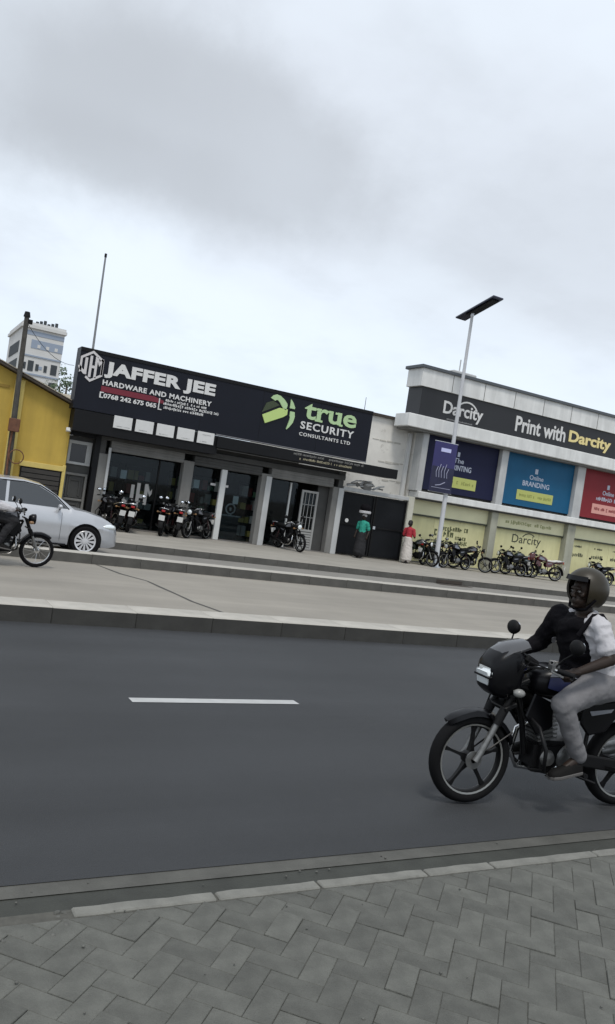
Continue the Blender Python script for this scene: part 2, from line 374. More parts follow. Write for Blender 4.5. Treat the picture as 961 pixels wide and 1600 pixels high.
# ================================================================== the setting
def sheet(name, x0, x1, y0, y1, z, m, parent=None, nx=1):
    mb = MB()
    for i in range(nx):
        a, b = x0+(x1-x0)*i/nx, x0+(x1-x0)*(i+1)/nx
        mb.add([(a, y0, z), (b, y0, z), (b, y1, z), (a, y1, z)], [(0, 1, 2, 3)])
    return mb.build(name, m, parent)
XA, XB = -45, 110
struct(sheet('ground', -1200, 1200, -900, 1500, -.06, M_GROUND))
road = struct(sheet('road', XA, XB, 3.475, 9.43, .006, M_ASPH))
for k in range(-3, 8):
    x = 2.06+k*6.0
    mb = MB(); mb.add([(x, 6.25, .010), (x+1.55, 6.25, .010), (x+1.55, 6.375, .010), (x, 6.375, .010)], [(0, 1, 2, 3)]); mb.build('lane_marking', M_LINE, road)
struct(sheet('gutter', XA, XB, 3.0, 3.42, -.002, M_GUT))
struct(sheet('gutter_lip', XA, XB, 3.37, 3.50, .0025, M_GUT2))
lane = struct(sheet('bus_lane', XA, XB, 9.9, 15.97, 0, M_CONC))
mb = MB(); pts = [(4.10, 15.9), (4.29, 14.76), (4.57, 14.06), (4.62, 13.42), (4.66, 12.6), (4.69, 11.99), (4.83, 11.38), (4.95, 10.6), (5.0, 9.95)]
pp = [Vector((x+random.uniform(-.02, .02), y, .004)) for x, y in pts]
for i in range(len(pp)-1):
    w0, w1 = [.020+.018*math.sin(i*1.7)**2, .020+.018*math.sin((i+1)*1.7)**2]
    mb.add([pp[i]-Vector((w0, 0, 0)), pp[i]+Vector((w0, 0, 0)), pp[i+1]+Vector((w1, 0, 0)), pp[i+1]-Vector((w1, 0, 0))], [(0, 1, 2, 3)])
mb.build('tar_joint', M_TAR, lane)
struct(sheet('service_lane', XA, XB, 16.37, 19.72, .002, M_CONC2))
walk = struct(MB().bx(XA, XB, 19.82, 45, -.05, .18).build('sidewalk', M_WALK))
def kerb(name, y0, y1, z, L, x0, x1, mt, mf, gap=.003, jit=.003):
    """a row of kerb stones, pale top and dark road face, its colour holding both stain and shade"""
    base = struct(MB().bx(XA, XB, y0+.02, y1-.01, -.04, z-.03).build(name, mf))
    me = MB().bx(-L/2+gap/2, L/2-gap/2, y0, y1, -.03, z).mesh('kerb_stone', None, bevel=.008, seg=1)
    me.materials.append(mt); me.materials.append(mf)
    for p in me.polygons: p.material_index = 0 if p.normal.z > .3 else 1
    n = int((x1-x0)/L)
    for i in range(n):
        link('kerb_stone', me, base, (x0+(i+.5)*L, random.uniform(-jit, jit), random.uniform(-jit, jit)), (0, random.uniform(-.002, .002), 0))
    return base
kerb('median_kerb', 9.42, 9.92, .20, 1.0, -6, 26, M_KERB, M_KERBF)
kerb('lane_kerb', 15.95, 16.39, .20, 1.0, -8, 34, M_KERB, mat('dirty shaded kerb face', (.085, .082, .074), .85, var=.25, scale=3, bump=.3, bscale=50))  # face colour carries dirt plus painted-in shade
kerb('sidewalk_kerb', 19.68, 19.85, .182, 1.0, -8, 40, M_WALK, mat('grey kerb face', (.085, .082, .074), .85, var=.25, scale=3, bump=.3, bscale=50))  # this face too is darkened for dirt and shade together
mb = MB(); mb.bx(15.55, 16.55, 19.655, 19.672, .03, .125); mb.bx(15.45, 16.7, 19.3, 19.66, .004, .012); mb.build('storm_drain', M_ROOFD, walk)
# near pavement: herringbone pavers
M_PAV = mat('grey paver', (.100, .101, .089), .85, var=.25, scale=9, bump=.7, bscale=110, dirt=(13, .64, (.075, .074, .062)))
def island_random(m, how):
    t = m.node_tree; p = t.nodes['Principled BSDF']; src = p.inputs['Base Color'].links[0].from_socket
    n = t.nodes.new('ShaderNodeObjectInfo' if how == 'o' else 'ShaderNodeNewGeometry')
    mr = t.nodes.new('ShaderNodeMapRange'); t.links.new(n.outputs['Random' if how == 'o' else 'Random Per Island'], mr.inputs[0]); mr.inputs[3].default_value = .84; mr.inputs[4].default_value = 1.13
    mx = t.nodes.new('ShaderNodeMix'); mx.data_type = 'RGBA'; mx.blend_type = 'MULTIPLY'; mx.inputs[0].default_value = 1
    t.links.new(src, mx.inputs[6]); t.links.new(mr.outputs[0], mx.inputs[7]); t.links.new(mx.outputs[2], p.inputs['Base Color'])
island_random(M_PAV, 'o')
M_PAV2 = M_PAV.copy(); M_PAV2.name = 'grey paver field'; 
for n in M_PAV2.node_tree.nodes:
    if n.type == 'OBJECT_INFO':
        g_ = M_PAV2.node_tree.nodes.new('ShaderNodeNewGeometry'); l_ = n.outputs['Random'].links[0]; M_PAV2.node_tree.links.new(g_.outputs['Random Per Island'], l_.to_socket)
pave = struct(MB().bx(-30, 60, -12, 3.03, -.05, .1165).build('pavement', M_BED))
U = .1; pm = MB().bx(-U+.0008, U-.0008, -U/2+.0008, U/2-.0008, -.06, 0).mesh('paver', M_PAV, bevel=.0022, seg=1)
spots = []
for a in range(-90, 110):
    for b in range(-60, 60):
        ox, oy = a+2*b, a-2*b
        for cx, cy, v in ((ox+1, oy+.5, 0), (ox+.5, oy+2, 1)):
            x, y = cx*U, cy*U
            X = (x-y)*.70711+1.9; Y = (x+y)*.70711+1.2
            if -4 < X < 9 and -1.5 < Y < 2.865: spots.append((X, Y, v))
def vis(X, Y):      # how far inside the photographed wedge of pavement
    return (X-(.66+(3.03-Y)*-.02)+.35 > 0) and (X < 3.95-(3.03-Y)*1.12+.35) and Y > 1.80
inn = [s for s in spots if vis(s[0], s[1])]; inn.sort(key=lambda s: s[0]*s[0]+s[1]*s[1]); inn = inn[:300]; iset = set(inn)
rn = random.Random(5)
def pose(v):
    big = rn.random() < .16
    return rn.uniform(-.0015, .002)+(.005 if big else 0), Matrix.Rotation(R(45+90*v)+rn.uniform(-.012, .012), 3, 'Z') @ Matrix.Rotation(rn.uniform(-.012, .012)*(3 if big else .7), 3, 'X') @ Matrix.Rotation(rn.uniform(-.01, .01)*(3 if big else .7), 3, 'Y')
for X, Y, v in inn:
    dz, m3 = pose(v); o = link('paver', pm, pave, (X, Y, .12+dz)); o.rotation_euler = m3.to_euler()
mb = MB()
for s in spots:
    if s in iset: continue
    dz, m3 = pose(s[2]); o = Vector((s[0], s[1], .12+dz)); a, b = U-.0016, U/2-.0016
    V = [o+m3 @ Vector(q) for q in ((-a, -b, -.03), (a, -b, -.03), (a, b, -.03), (-a, b, -.03), (-a+.004, -b+.004, 0), (a-.004, -b+.004, 0), (a-.004, b-.004, 0), (-a+.004, b-.004, 0))]
    mb.add(V, [(4, 5, 6, 7), (0, 1, 5, 4), (1, 2, 6, 5), (2, 3, 7, 6), (3, 0, 4, 7)])
struct(mb.build('paver_field', M_PAV2, pave), 'stuff')
# pavers cut along the edging
def clipY(poly, ym):
    out = []
    for (x0, y0), (x1, y1) in zip(poly, poly[1:]+poly[:1]):
        if y0 <= ym: out.append((x0, y0))
        if (y0 <= ym) != (y1 <= ym): t = (ym-y0)/(y1-y0); out.append((x0+(x1-x0)*t, ym))
    return out
for a in range(-90, 110):
    for b in range(-60, 60):
        ox, oy = a+2*b, a-2*b
        for cx, cy, v in ((ox+1, oy+.5, 0), (ox+.5, oy+2, 1)):
            x, y = cx*U, cy*U
            X = (x-y)*.70711+1.9; Y = (x+y)*.70711+1.2
            if not (.3 < X < 4.6 and 2.865 <= Y < 3.06): continue
            th = R(45+90*v); hx, hy = U-.0016, U/2-.0016
            q = clipY([(X+p*math.cos(th)-s*math.sin(th), Y+p*math.sin(th)+s*math.cos(th)) for p, s in ((-hx, -hy), (hx, -hy), (hx, hy), (-hx, hy))], 2.962)
            if len(q) < 3: continue
            z = .12+rn.uniform(-.002, .003)
            MB().prism([(i-X, j-Y) for i, j in q], -.05, 0, 'xy').build('paver', M_PAV, pave, bevel=.003, loc=(X, Y, z))
# edging stones of the near pavement: thin, chipped, some gone
x = .87
while x < 9:
    L = rn.choice((.42, .5, .6, .75)); g = .012
    if True:
        mb = MB(); n = 6; top = []; 
        V = []
        for i in range(n+1):
            xx = x+g/2+(L-g)*i/n; y0 = 2.968+rn.uniform(-.0015, .0015); z = .127+rn.uniform(-.001, .001)-(.015 if rn.random() < .05 else 0)
            V.append([(xx, y0, .03), (xx, y0, z), (xx, 3.032+rn.uniform(-.004, .004), z), (xx, 3.04, -.03)])
        mb.loft(V); mb.build('kerb_stone', M_KERBG, pave, bevel=.006)
    x += L
mb = MB()
for i in range(46):
    X, Y = rn.uniform(.25, .86), rn.uniform(2.86, 3.03); s = rn.uniform(.005, .016)
    mb.ell((X, Y, .11+s*.5), (s, s*rn.uniform(.6, 1), s*rn.uniform(.5, .8)), Matrix.Rotation(rn.uniform(0, 3), 3, 'Z'), 6, 4)
for i in range(60):
    X, Y = rn.uniform(.4, 4.5), rn.uniform(1.9, 3.0) if rn.random() < .6 else rn.uniform(3.05, 3.5); s = rn.uniform(.003, .008)
    mb.ell((X, Y, (.124 if Y < 3.03 else .004)+s*.5), (s, s, s*.6), None, 5, 4)
struct(mb.build('loose_rubble', mat('rubble', (.10, .10, .09), .9, var=.4, scale=30), None, smooth=60), 'stuff')
# ================================================================== hardware shop building
shop = thing('shop_building', 'long single storey shop with grey pillars, dark glass bays and black fascia above', 'shop', (10.4, 25, .18))
OX = lambda x: x-10.4
class SB(MB):        # world coordinates in, shop-local out
    def __init__(s, o): super().__init__(); s.o = Vector(o)
    def build(s, *a, **k):
        s.v = [q-s.o for q in s.v]; return super().build(*a, **k)
S_ = lambda: SB((10.4, 25, .18))
S_().bx(6.0, 14.93, 28.8, 29.0, .18, 3.6).bx(5.98, 6.2, 25.02, 29, .18, 3.55).bx(14.72, 14.92, 25.05, 29, .18, 3.2).build('wall', M_GREYD, shop)
S_().bx(6.2, 14.72, 25.0, 28.8, .17, .20).build('shop_floor', M_FLOOR, shop)
S_().bx(5.9, 15.0, 25.1, 29.1, 3.02, 3.2).build('roof', M_DARK, shop)
for x0, x1, z1 in ((6.02, 6.33, 2.45), (8.78, 9.14, 2.66), (11.62, 11.99, 2.66), (14.5, 14.93, 2.60)):
    S_().bx(x0, x1, 24.98, 25.28, .18, z1).build('pillar', M_GREYP, shop, bevel=.015)
S_().bx(11.79, 12.0, 24.94, 24.98, .18, 2.58).build('pillar_facing', M_LTGREY, shop, bevel=.006)
S_().bx(14.72, 14.94, 24.94, 24.98, .18, 2.58).build('pillar_facing', M_LTGREY, shop, bevel=.006)
S_().bx(6.28, 6.36, 24.93, 24.98, 1.2, 2.66).build('pillar_facing', M_LTGREY, shop, bevel=.006)
S_().bx(6.02, 14.95, 24.99, 25.3, 2.88, 3.05).build('lintel', M_GREYD, shop, bevel=.01)
for x0, x1, z0, z1, m in ((6.36, 8.78, 2.56, 2.88, M_GREYP), (9.14, 11.62, 2.56, 2.86, M_GREYD), (11.99, 14.5, 2.56, 2.88, M_GREYP)):
    mb = S_(); mb.bx(x0, x1, 25.02, 25.3, z0, z1)
    for k in range(3): mb.bx(x0, x1, 25.0, 25.02, z0+.03+k*.09, z0+.09+k*.09)
    mb.build('shutter_box', m, shop, bevel=.006)
# glazing
for x0, x1 in ((6.4, 8.1), (8.15, 8.75), (9.17, 10.15), (10.37, 11.6), (12.0, 13.3)):
    S_().bx(x0, x1, 25.46, 25.468, .24, 2.52).build('window_pane', M_GLASS, shop)
for x0, x1 in ((6.33, 6.4), (8.1, 8.15), (8.75, 8.8)): S_().bx(x0, x1, 25.43, 25.49, .2, 2.56).build('window_frame', M_BLKM, shop)
S_().bx(10.16, 10.36, 25.02, 25.14, .18, 2.56).build('post', M_ALU, shop, bevel=.01)
mb = S_(); mb.bx(9.95, 10.13, 25.36, 25.40, 1.98, 2.06).bx(10.4, 10.6, 25.36, 25.40, 1.98, 2.06); mb.build('door_handle', M_WHITE, shop)
# emblem on the glass of the first bay
mb = S_(); y0, y1 = 25.44, 25.452
mb.bx(7.29, 7.40, y0, y1, .98, 1.62).prism([(7.29, .98), (7.08, .98), (7.04, 1.10), (7.10, 1.14), (7.20, 1.08), (7.29, 1.08)], y0, y1)
mb.bx(7.48, 7.59, y0, y1, .90, 1.70).bx(7.59, 7.74, y0, y1, 1.22, 1.34).bx(7.74, 7.85, y0, y1, 1.02, 1.70)
mb.prism([(7.85, 1.66), (7.93, 1.46), (7.99, 1.56), (7.99, 1.40), (7.93, 1.30), (7.85, 1.48)], y0, y1)
mb.build('emblem', mat('frosted print', (.42, .41, .39), .6), shop)
# third bay door
mb = S_(); mb.bx(13.38, 13.46, 25.2, 25.26, .2, 2.32).bx(13.98, 14.06, 25.2, 25.26, .2, 2.32).bx(13.46, 13.98, 25.2, 25.26, 2.24, 2.32).bx(13.46, 13.98, 25.2, 25.26, .84, .92).bx(13.46, 13.98, 25.2, 25.26, .2, .28)
dr = mb.build('door', mat('greyed aluminium', (.30, .30, .29), .5), shop, bevel=.006)
mb = S_()
for k in range(6): mb.bx(13.46, 13.98, 25.215, 25.245, .30+k*.09, .37+k*.09)
mb.build('louvre', MATS['greyed aluminium'], dr)
mb = S_()
for k in range(3): mb.bx(13.55+k*.15, 13.57+k*.15, 25.225, 25.24, .92, 2.24)
for z in (1.35, 1.8): mb.bx(13.46, 13.98, 25.225, 25.24, z, z+.02)
mb.build('grille', MATS['greyed aluminium'], dr)
S_().bx(13.46, 13.98, 25.25, 25.256, .92, 2.24).build('pane', M_GLASS, dr)
S_().bx(14.06, 14.5, 25.3, 25.36, .2, 2.56).build('side_panel', M_GREYD, shop)
S_().bx(12.98, 13.04, 25.4, 25.46, .2, 2.5).build('post', M_ALU, shop)
# stock inside, half seen through the glass
shelf_cols = [(.35, .30, .22), (.30, .06, .05), (.06, .14, .28), (.45, .44, .40), (.10, .22, .12), (.5, .40, .10)]
for sx, sl_ in ((6.5, 'behind the left glass pane of the first bay'), (7.7, 'behind the white glass emblem'), (9.3, 'left of the slim white post'), (10.5, 'right of the slim white post'), (12.1, 'left of the white louvred door')):
    sh = thing('shelf_unit', 'dark shelf of boxed stock seen dimly '+sl_, 'shelf', (sx, 27.6, .2), 0, 'stock shelves inside the shop')
    mb = MB()
    for z in (.05, .55, 1.05, 1.55, 2.05): mb.bx(0, 1.0, 0, .4, z, z+.03)
    for xx in (0, .96): mb.bx(xx, xx+.04, .36, .4, 0, 2.1)
    mb.build('rack', M_BLKM, sh)
    for z in (.08, .58, 1.08, 1.58):
        xx = .05
        while xx < .8:
            w = rn.uniform(.1, .25); h = rn.uniform(.15, .4); MB().bx(xx, xx+w, .06, .36, z, z+h).build('stock_box', mat('stock %d' % rn.randrange(6), shelf_cols[rn.randrange(6)], .6), sh); xx += w+.04
dg_ = thing('display_stand', 'low stand of small coloured boxes just inside the first shop window', 'display', (6.95, 25.95, .2))
MB().bx(-.42, .42, -.15, .15, 0, .5).build('stand', M_LTGREY, dg_)
for k in range(6): MB().bx(-.40+k*.135, -.29+k*.135, -.1, .1, .5, .62+.12*(k % 3)).build('stock_box', mat('stock %d' % k, shelf_cols[k], .6), dg_)
for i, (x, z, lb) in enumerate(((7.0, 1.9, 'pale paper notice inside the first shop window'), (9.5, 1.95, 'pale paper notice left of the slim white post'), (11.0, 1.6, 'pale paper notice right of the slim white post'))):
    nt_ = MB().bx(-.10, .10, 0, .006, -.14, .14).build('paper_notice', M_PLATE, None, loc=(x, 25.50, z)); tag(nt_, lb, 'notice')
ct = thing('counter', 'pale shop counter with a round white fan on it behind the second bay glass', 'counter', (11.0, 26.4, .2))
MB().bx(-.6, .5, -.25, .25, 0, .8).build('cabinet', M_GREYD, ct); MB().bx(-.65, .55, -.28, .28, .8, .84).build('top', M_LTGREY, ct)
MB().lathe([(.15, -.02), (.2, 0), (.15, .02)], (.2, -.1, 1.06), 'y', 20).build('fan_ring', M_ALU, ct, smooth=60); MB().cyl((.2, -.1, .84), (.2, -.1, .9), .06).cyl((.2, -.1, 1.0), (.2, -.08, 1.1), .04).build('fan_hub', M_ALU, ct)
# ---- fascia board
fas = thing('shop_sign', 'long black fascia sign over the shop with white hardware name and green security logo', 'sign', (10.1, 24.4, 3.6))
F_ = lambda: SB((10.1, 24.4, 3.6))
F_().prism([(4.90, 3.64), (15.34, 3.64), (15.34, 5.44), (4.90, 5.47)], 24.42, 24.95).build('board', M_NAVY, fas)
F_().bx(4.9, 15.34, 24.40, 24.42, 5.36, 5.47).build('top_trim', M_BLACK, fas)
F_().tube([(9.5, 24.40, 3.63), (15.33, 24.40, 3.63)], .018, 6).build('bottom_trim', mat('dull trim', (.16, .16, .17), .5), fas)
for x in (6.42, 8.9, 11.0, 13.2): F_().bx(x, x+.008, 24.416, 24.421, 3.66, 5.35).build('panel_seam', M_BLACK, fas)
fp = bpy.data.objects.new('sign_face', None)
bpy.data.objects.remove(fp)
def wf(txt, x0, x1, z0, z1, m, **k):
    o = word(txt, x0-10.1, x1-10.1, z0-3.6, z1-3.6, .018, m, fas, **k); return o
# hexagon emblem
mb = F_(); cx, cz = 5.27, 4.95
ho = [(cx+.405*math.sin(PI/3*k), cz+.47*math.cos(PI/3*k)) for k in range(6)]; hi = [(cx+.335*math.sin(PI/3*k), cz+.39*math.cos(PI/3*k)) for k in range(6)]
for k in range(6):
    if k in (3,): continue
    a, b = k, (k+1) % 6; mb.prism([ho[a], ho[b], hi[b], hi[a]], 24.395, 24.42)
mb.prism([ho[3], (ho[3][0]*.55+ho[4][0]*.45, ho[3][1]*.55+ho[4][1]*.45), (hi[3][0]*.55+hi[4][0]*.45, hi[3][1]*.55+hi[4][1]*.45), hi[3]], 24.395, 24.42)
mb.bx(5.06, 5.14, 24.395, 24.42, 4.68, 5.18).prism([(5.06, 4.68), (4.92, 4.80), (4.87, 4.90), (4.93, 4.93), (5.0, 4.84), (5.06, 4.80)], 24.395, 24.42)
mb.bx(5.20, 5.275, 24.395, 24.42, 4.62, 5.26).bx(5.275, 5.36, 24.395, 24.42, 4.90, 4.98).bx(5.36, 5.43, 24.395, 24.42, 4.62, 5.26)
mb.prism([(5.43, 5.26), (5.49, 5.12), (5.55, 5.22), (5.55, 5.08), (5.49, 4.98), (5.43, 5.12)], 24.395, 24.42).bx(5.55, 5.61, 24.395, 24.42, 4.74, 5.22)
mb.build('emblem', mat('emblem grey white', (.56, .54, .54), .5), fas)
wf('JAFFER', 5.67, 8.10, 4.70, 5.20, M_WHITE, bold=.05, spacing=1.06)
wf('JEE', 8.19, 9.27, 4.72, 5.20, M_WHITE, bold=.05, spacing=1.06)
wf('HARDWARE AND MACHINERY', 5.66, 9.20, 4.475, 4.635, M_WHITE, bold=.03, spacing=1.12)
F_().prism([(5.64, 4.27), (7.62, 4.27), (7.62, 4.36), (7.3, 4.44), (5.64, 4.44)], 24.405, 24.42).build('red_strip', M_CRIM, fas)
x = 5.62
mb = F_(); mb.bx(5.62, 5.66, 24.39, 24.42, 4.08, 4.26).bx(5.66, 5.74, 24.39, 24.42, 4.08, 4.11).bx(5.66, 5.74, 24.39, 24.42, 4.23, 4.26).bx(7.46, 7.49, 24.39, 24.42, 4.06, 4.42).bx(7.49, 7.58, 24.39, 24.42, 4.06, 4.09).build('bracket_mark', M_WHITE, fas)
def sf(x0, x1, z0, z1, seed, m=M_WHITE): scribble(x0-10.1, x1-10.1, z0-3.6, z1-3.6, .018, m, fas, seed=seed)
wf('0768 242 675 065', 5.74, 7.40, 4.09, 4.235, M_WHITE, bold=.03)
sf(7.68, 9.05, 4.36, 4.43, 20); sf(7.62, 9.48, 4.245, 4.325, 21); sf(7.60, 9.0, 4.125, 4.205, 22)
# green logo: bent leaf over an arrow
mb = F_(); Yf, Yb = 24.385, 24.42
def arc(cx, cz, r, a0, a1, n=8): return [(cx+r*math.cos(R(a0+(a1-a0)*i/n)), cz+r*math.sin(R(a0+(a1-a0)*i/n))) for i in range(n+1)]
def prism2(mb, o, i):
    for k in range(len(o)-1): mb.prism([o[k], o[k+1], i[k+1], i[k]], Yf, Yb)
prism2(mb, [(11.25, 5.17), (11.33, 5.27), (11.45, 5.325), (11.60, 5.30), (11.75, 5.21), (11.88, 5.09), (11.90, 5.02)], [(11.42, 5.10), (11.46, 5.14), (11.52, 5.14), (11.60, 5.08), (11.68, 4.98), (11.76, 4.90), (11.86, 4.86)])
mb.prism([(12.0, 5.27), (12.10, 5.17), (12.19, 5.02), (12.19, 4.96), (12.0, 4.96)], Yf, Yb)
prism2(mb, [(12.03, 4.86), (12.20, 4.86), (12.23, 4.70), (12.19, 4.50), (12.08, 4.33), (11.99, 4.23)], [(12.03, 4.70), (12.05, 4.66), (12.05, 4.58), (12.03, 4.48), (12.0, 4.36), (11.97, 4.25)])
mb.build('leaf_mark', M_GREENW, fas)
mb = F_(); mb.prism([(11.16, 4.30), (11.02, 4.56), (11.62, 4.90), (11.93, 4.90), (11.93, 4.72), (11.80, 4.62)], Yf, Yb); mb.build('arrow_mark', mat('lime print', (.46, .60, .20), .5), fas)
mb = F_(); mb.prism([(11.12, 4.98), (11.36, 5.10), (11.62, 4.99), (11.0, 4.64)], 24.405, 24.42); mb.build('shade_mark', mat('deep olive print', (.035, .05, .02), .5), fas)
wf('true', 12.58, 14.70, 4.72, 5.27, M_GREENW, bold=.022)
mb = F_()       # slab serifs
for a, b, z in ((13.02, 13.32, 4.70), (13.02, 13.14, 5.08), (13.50, 13.62, 5.08), (13.80, 13.92, 5.08), (14.0, 14.14, 4.70)): mb.bx(a, b, 24.392, 24.418, z, z+.07)
mb.build('serif', M_GREENW, fas)
wf('SECURITY', 12.50, 14.66, 4.36, 4.62, M_WHITE, bold=.02, spacing=1.15)
wf('CONSULTANTS LTD', 12.50, 14.56, 4.12, 4.24, M_WHITE, bold=.015, spacing=1.2)
# five white price boards hung under the sign
for k in range(5):
    x0 = 6.16+k*.68
    nb = thing('notice_board', ['first', 'second', 'third', 'fourth', 'fifth'][k]+' from the left of five white boards under the hardware sign', 'board', (x0+.28, 24.36, 3.26), 0, 'white boards under the hardware sign')
    MB().bx(-.285, .285, 0, .03, .0, .375).build('panel', mat('white board', (.60, .60, .59), .5, var=.05, scale=6), nb, bevel=.004)
    for q in range(rn.choice((1, 2))): scribble(-.22+rn.uniform(0, .1), rn.uniform(.05, .24), .05+q*.22, .075+q*.22, -.001, mat('faint print', (.28, .28, .28), .6), nb, seed=40+k*3+q, depth=.003)
# ---- canopy strip
can = thing('canopy_strip', 'black canopy strip running under the security logo and jutting out past the shop', 'canopy', (11, 24.3, 3.2))
C_ = lambda: SB((11, 24.3, 3.2))
C_().prism([(4.97, 2.98), (9.6, 2.98), (9.6, 3.22), (16.68, 3.22), (16.68, 3.55), (4.97, 3.62)], 24.40, 24.99).build('soffit_board', M_BLACK, can)
C_().bx(9.55, 16.70, 24.30, 24.40, 3.21, 3.555).build('front_board', M_BLACK, can, bevel=.01)
for a, b, z, sd_, m in ((12.35, 13.55, 3.44, 1, M_GREYP), (13.75, 15.2, 3.44, 2, M_GREYP), (12.6, 14.7, 3.30, 3, mat('dull gold print', (.30, .27, .18), .6))): scribble(a-11, b-11, z-3.2, z-3.2+.075, .0, m, can, seed=60+sd_, depth=.008)
# dark flank left of the first pillar
S_().bx(5.0, 5.98, 25.05, 25.2, 2.86, 3.6).bx(5.86, 6.02, 25.0, 25.2, .18, 3.0).build('flank_panel', M_BLACK, shop)
# ================================================================== side kiosk between yellow house and shop
kio = thing('side_kiosk', 'narrow grey kiosk squeezed between the yellow house and the shop', 'kiosk', (5.5, 25.35, .18))
K_ = lambda: SB((5.5, 25.35, .18))
K_().bx(5.06, 5.86, 25.35, 28, .18, 2.86).build('wall', M_GREYD, kio)
mb = K_(); mb.bx(5.12, 5.84, 25.28, 25.35, 2.62, 2.72).bx(5.12, 5.84, 25.28, 25.35, 1.98, 2.06).bx(5.12, 5.2, 25.28, 25.35, 2.06, 2.62).bx(5.68, 5.84, 25.28, 25.35, 2.06, 2.62)
fr = mb.build('window_frame', M_LTGREY, kio, bevel=.008); K_().bx(5.2, 5.68, 25.32, 25.34, 2.06, 2.62).build('pane', mat('dark pane', (.02, .02, .025), .1), fr)
mb = K_(); mb.bx(5.10, 5.17, 25.26, 25.35, .2, 1.72).bx(5.75, 5.82, 25.26, 25.35, .2, 1.72).bx(5.17, 5.75, 25.26, 25.35, 1.64, 1.72).bx(5.17, 5.75, 25.26, 25.35, .86, .93); d2 = mb.build('door_frame', M_GREYP, kio, bevel=.008)
for z0, z1 in ((.24, .86), (.95, 1.62)): 
    mb = K_(); mb.bx(5.2, 5.72, 25.31, 25.34, z0, z1).bx(5.27, 5.33, 25.285, 25.31, z0+.06, z1-.06).bx(5.59, 5.65, 25.285, 25.31, z0+.06, z1-.06).bx(5.33, 5.59, 25.285, 25.31, z1-.14, z1-.08); mb.build('door_panel', M_GREYD, d2, bevel=.005)
# floodlights at the eave
for i, (x, y, z, lb) in enumerate(((5.18, 24.75, 3.33, 'small white floodlight at the corner of the yellow eave, the right one'), (4.93, 24.72, 2.98, 'small white floodlight below the yellow eave, the lower left one'))):
    fl = thing('floodlight', lb, 'lamp', (x, y, z)); MB().bx(-.07, .07, -.05, .03, -.06, .06, Matrix.Rotation(R(-25), 3, 'X')).build('housing', M_WHITE, fl, bevel=.01); MB().cyl((0, .02, 0), (0, .3, .02), .015, n=6).build('bracket', M_STEEL, fl)
mb = MB(); mb.bx(5.02, 5.42, 24.7, 25.0, 3.42, 3.60); e = mb.build('eave_box', mat('grey cowling', (.40, .40, .40), .6, var=.15, scale=5), None, bevel=.03, seg=2); tag(e, 'pale grey metal box tucked between the yellow eave and the black sign', 'box')
# ================================================================== yellow house
yh = thing('yellow_house', 'yellow gabled house with a dark window at the left edge', 'house', (1, 25, .18))
Y_ = lambda: SB((1, 25, .18))
zr = lambda X: 5.16-.36*abs(X-1.0)
Y_().prism([(-3.05, .18), (5.05, .18), (5.05, zr(5.05)), (1, zr(1)), (-3.05, zr(-3.05))], 25, 34).build('wall', M_YEL, yh)
for sgn in (1, -1):
    a = [(1, zr(1)+.02), (1+sgn*4.25, zr(1+sgn*4.25)+.02), (1+sgn*4.25, zr(1+sgn*4.25)+.10), (1, zr(1)+.10)]
    rf = Y_().prism(a, 24.72, 34.3).build('roof', M_ROOFD, yh)
    mb = Y_(); n = 24
    for k in range(n):
        x0 = 1+sgn*4.3*k/n; x1 = 1+sgn*4.3*(k+.9)/n
        mb.prism([(x0, zr(x0)+.105), (x1, zr(x1)+.105), (x1, zr(x1)+.13), (x0, zr(x0)+.13)], 24.70, 34.32)
    mb.build('roof_sheet', M_ROOF, rf)
Y_().bx(-3.05, 3.15, 24.97, 25.0, 3.90, 3.98).build('string_course', mat('brown yellow trim', (.26, .17, .03), .8), yh)
Y_().bx(3.28, 3.56, 24.90, 25.0, .18, 4.2).build('pilaster', M_YELP, yh, bevel=.01)
Y_().bx(4.97, 5.07, 24.94, 25.0, .18, 1.9).build('corner_trim', M_YELP, yh, bevel=.01)
for z in (1.70, .62): Y_().bx(3.72, 5.02, 24.93, 25.0, z, z+.16).build('window_trim', M_YELP, yh, bevel=.01)
w = Y_().bx(3.76, 4.96, 24.955, 25.0, .78, 1.70).build('window', M_BLKPL, yh); 
for k in range(6): Y_().bx(3.80, 4.92, 24.94, 24.955, .81+k*.146, .93+k*.146).build('shutter_slat', mat('dark brown slat', (.03, .026, .022), .6, var=.2, scale=5), w)
# wooden power pole
pl = thing('utility_pole', 'weathered wooden pole with a rusty meter box in front of the yellow house', 'pole', (3.36, 24.6, .18))
MB().tube([(.02, 0, -.2), (0, 0, 2), (-.05, 0, 4.4), (-.07, 0, 5.82)], [.095, .09, .075, .07], 10).build('post', M_WOOD, pl, smooth=60)
MB().cyl((-.07, 0, 5.80), (-.07, 0, 5.95), .10, .07, 8).bx(-.05, .10, -.06, .06, 5.62, 5.74).build('pole_cap', M_BLKPL, pl)
MB().bx(-.16, .14, -.22, -.08, 2.46, 2.84).build('meter_box', M_RUST, pl, bevel=.015)
MB().lathe([(.20, -.015), (.215, 0), (.20, .015), (.185, 0)], (.17, -.16, 1.76), 'y', 24).build('cable_loop', M_RUST, pl, smooth=60)
MB().tube([(-.03, -.1, 2.5), (-.05, -.11, 1.9), (-.02, -.11, 1.2)], .03, 6).build('conduit', M_RUST, pl)
wire = MB().tube([(3.28+t*2.2/10, 24.6+t*.35, 5.88+.012*(t-5)**2-.30-.055*t) for t in range(11)], .008, 5).build('power_cable', M_BLKPL); tag(wire, 'thin slack cable running from the wooden pole to behind the shop sign', 'cable')
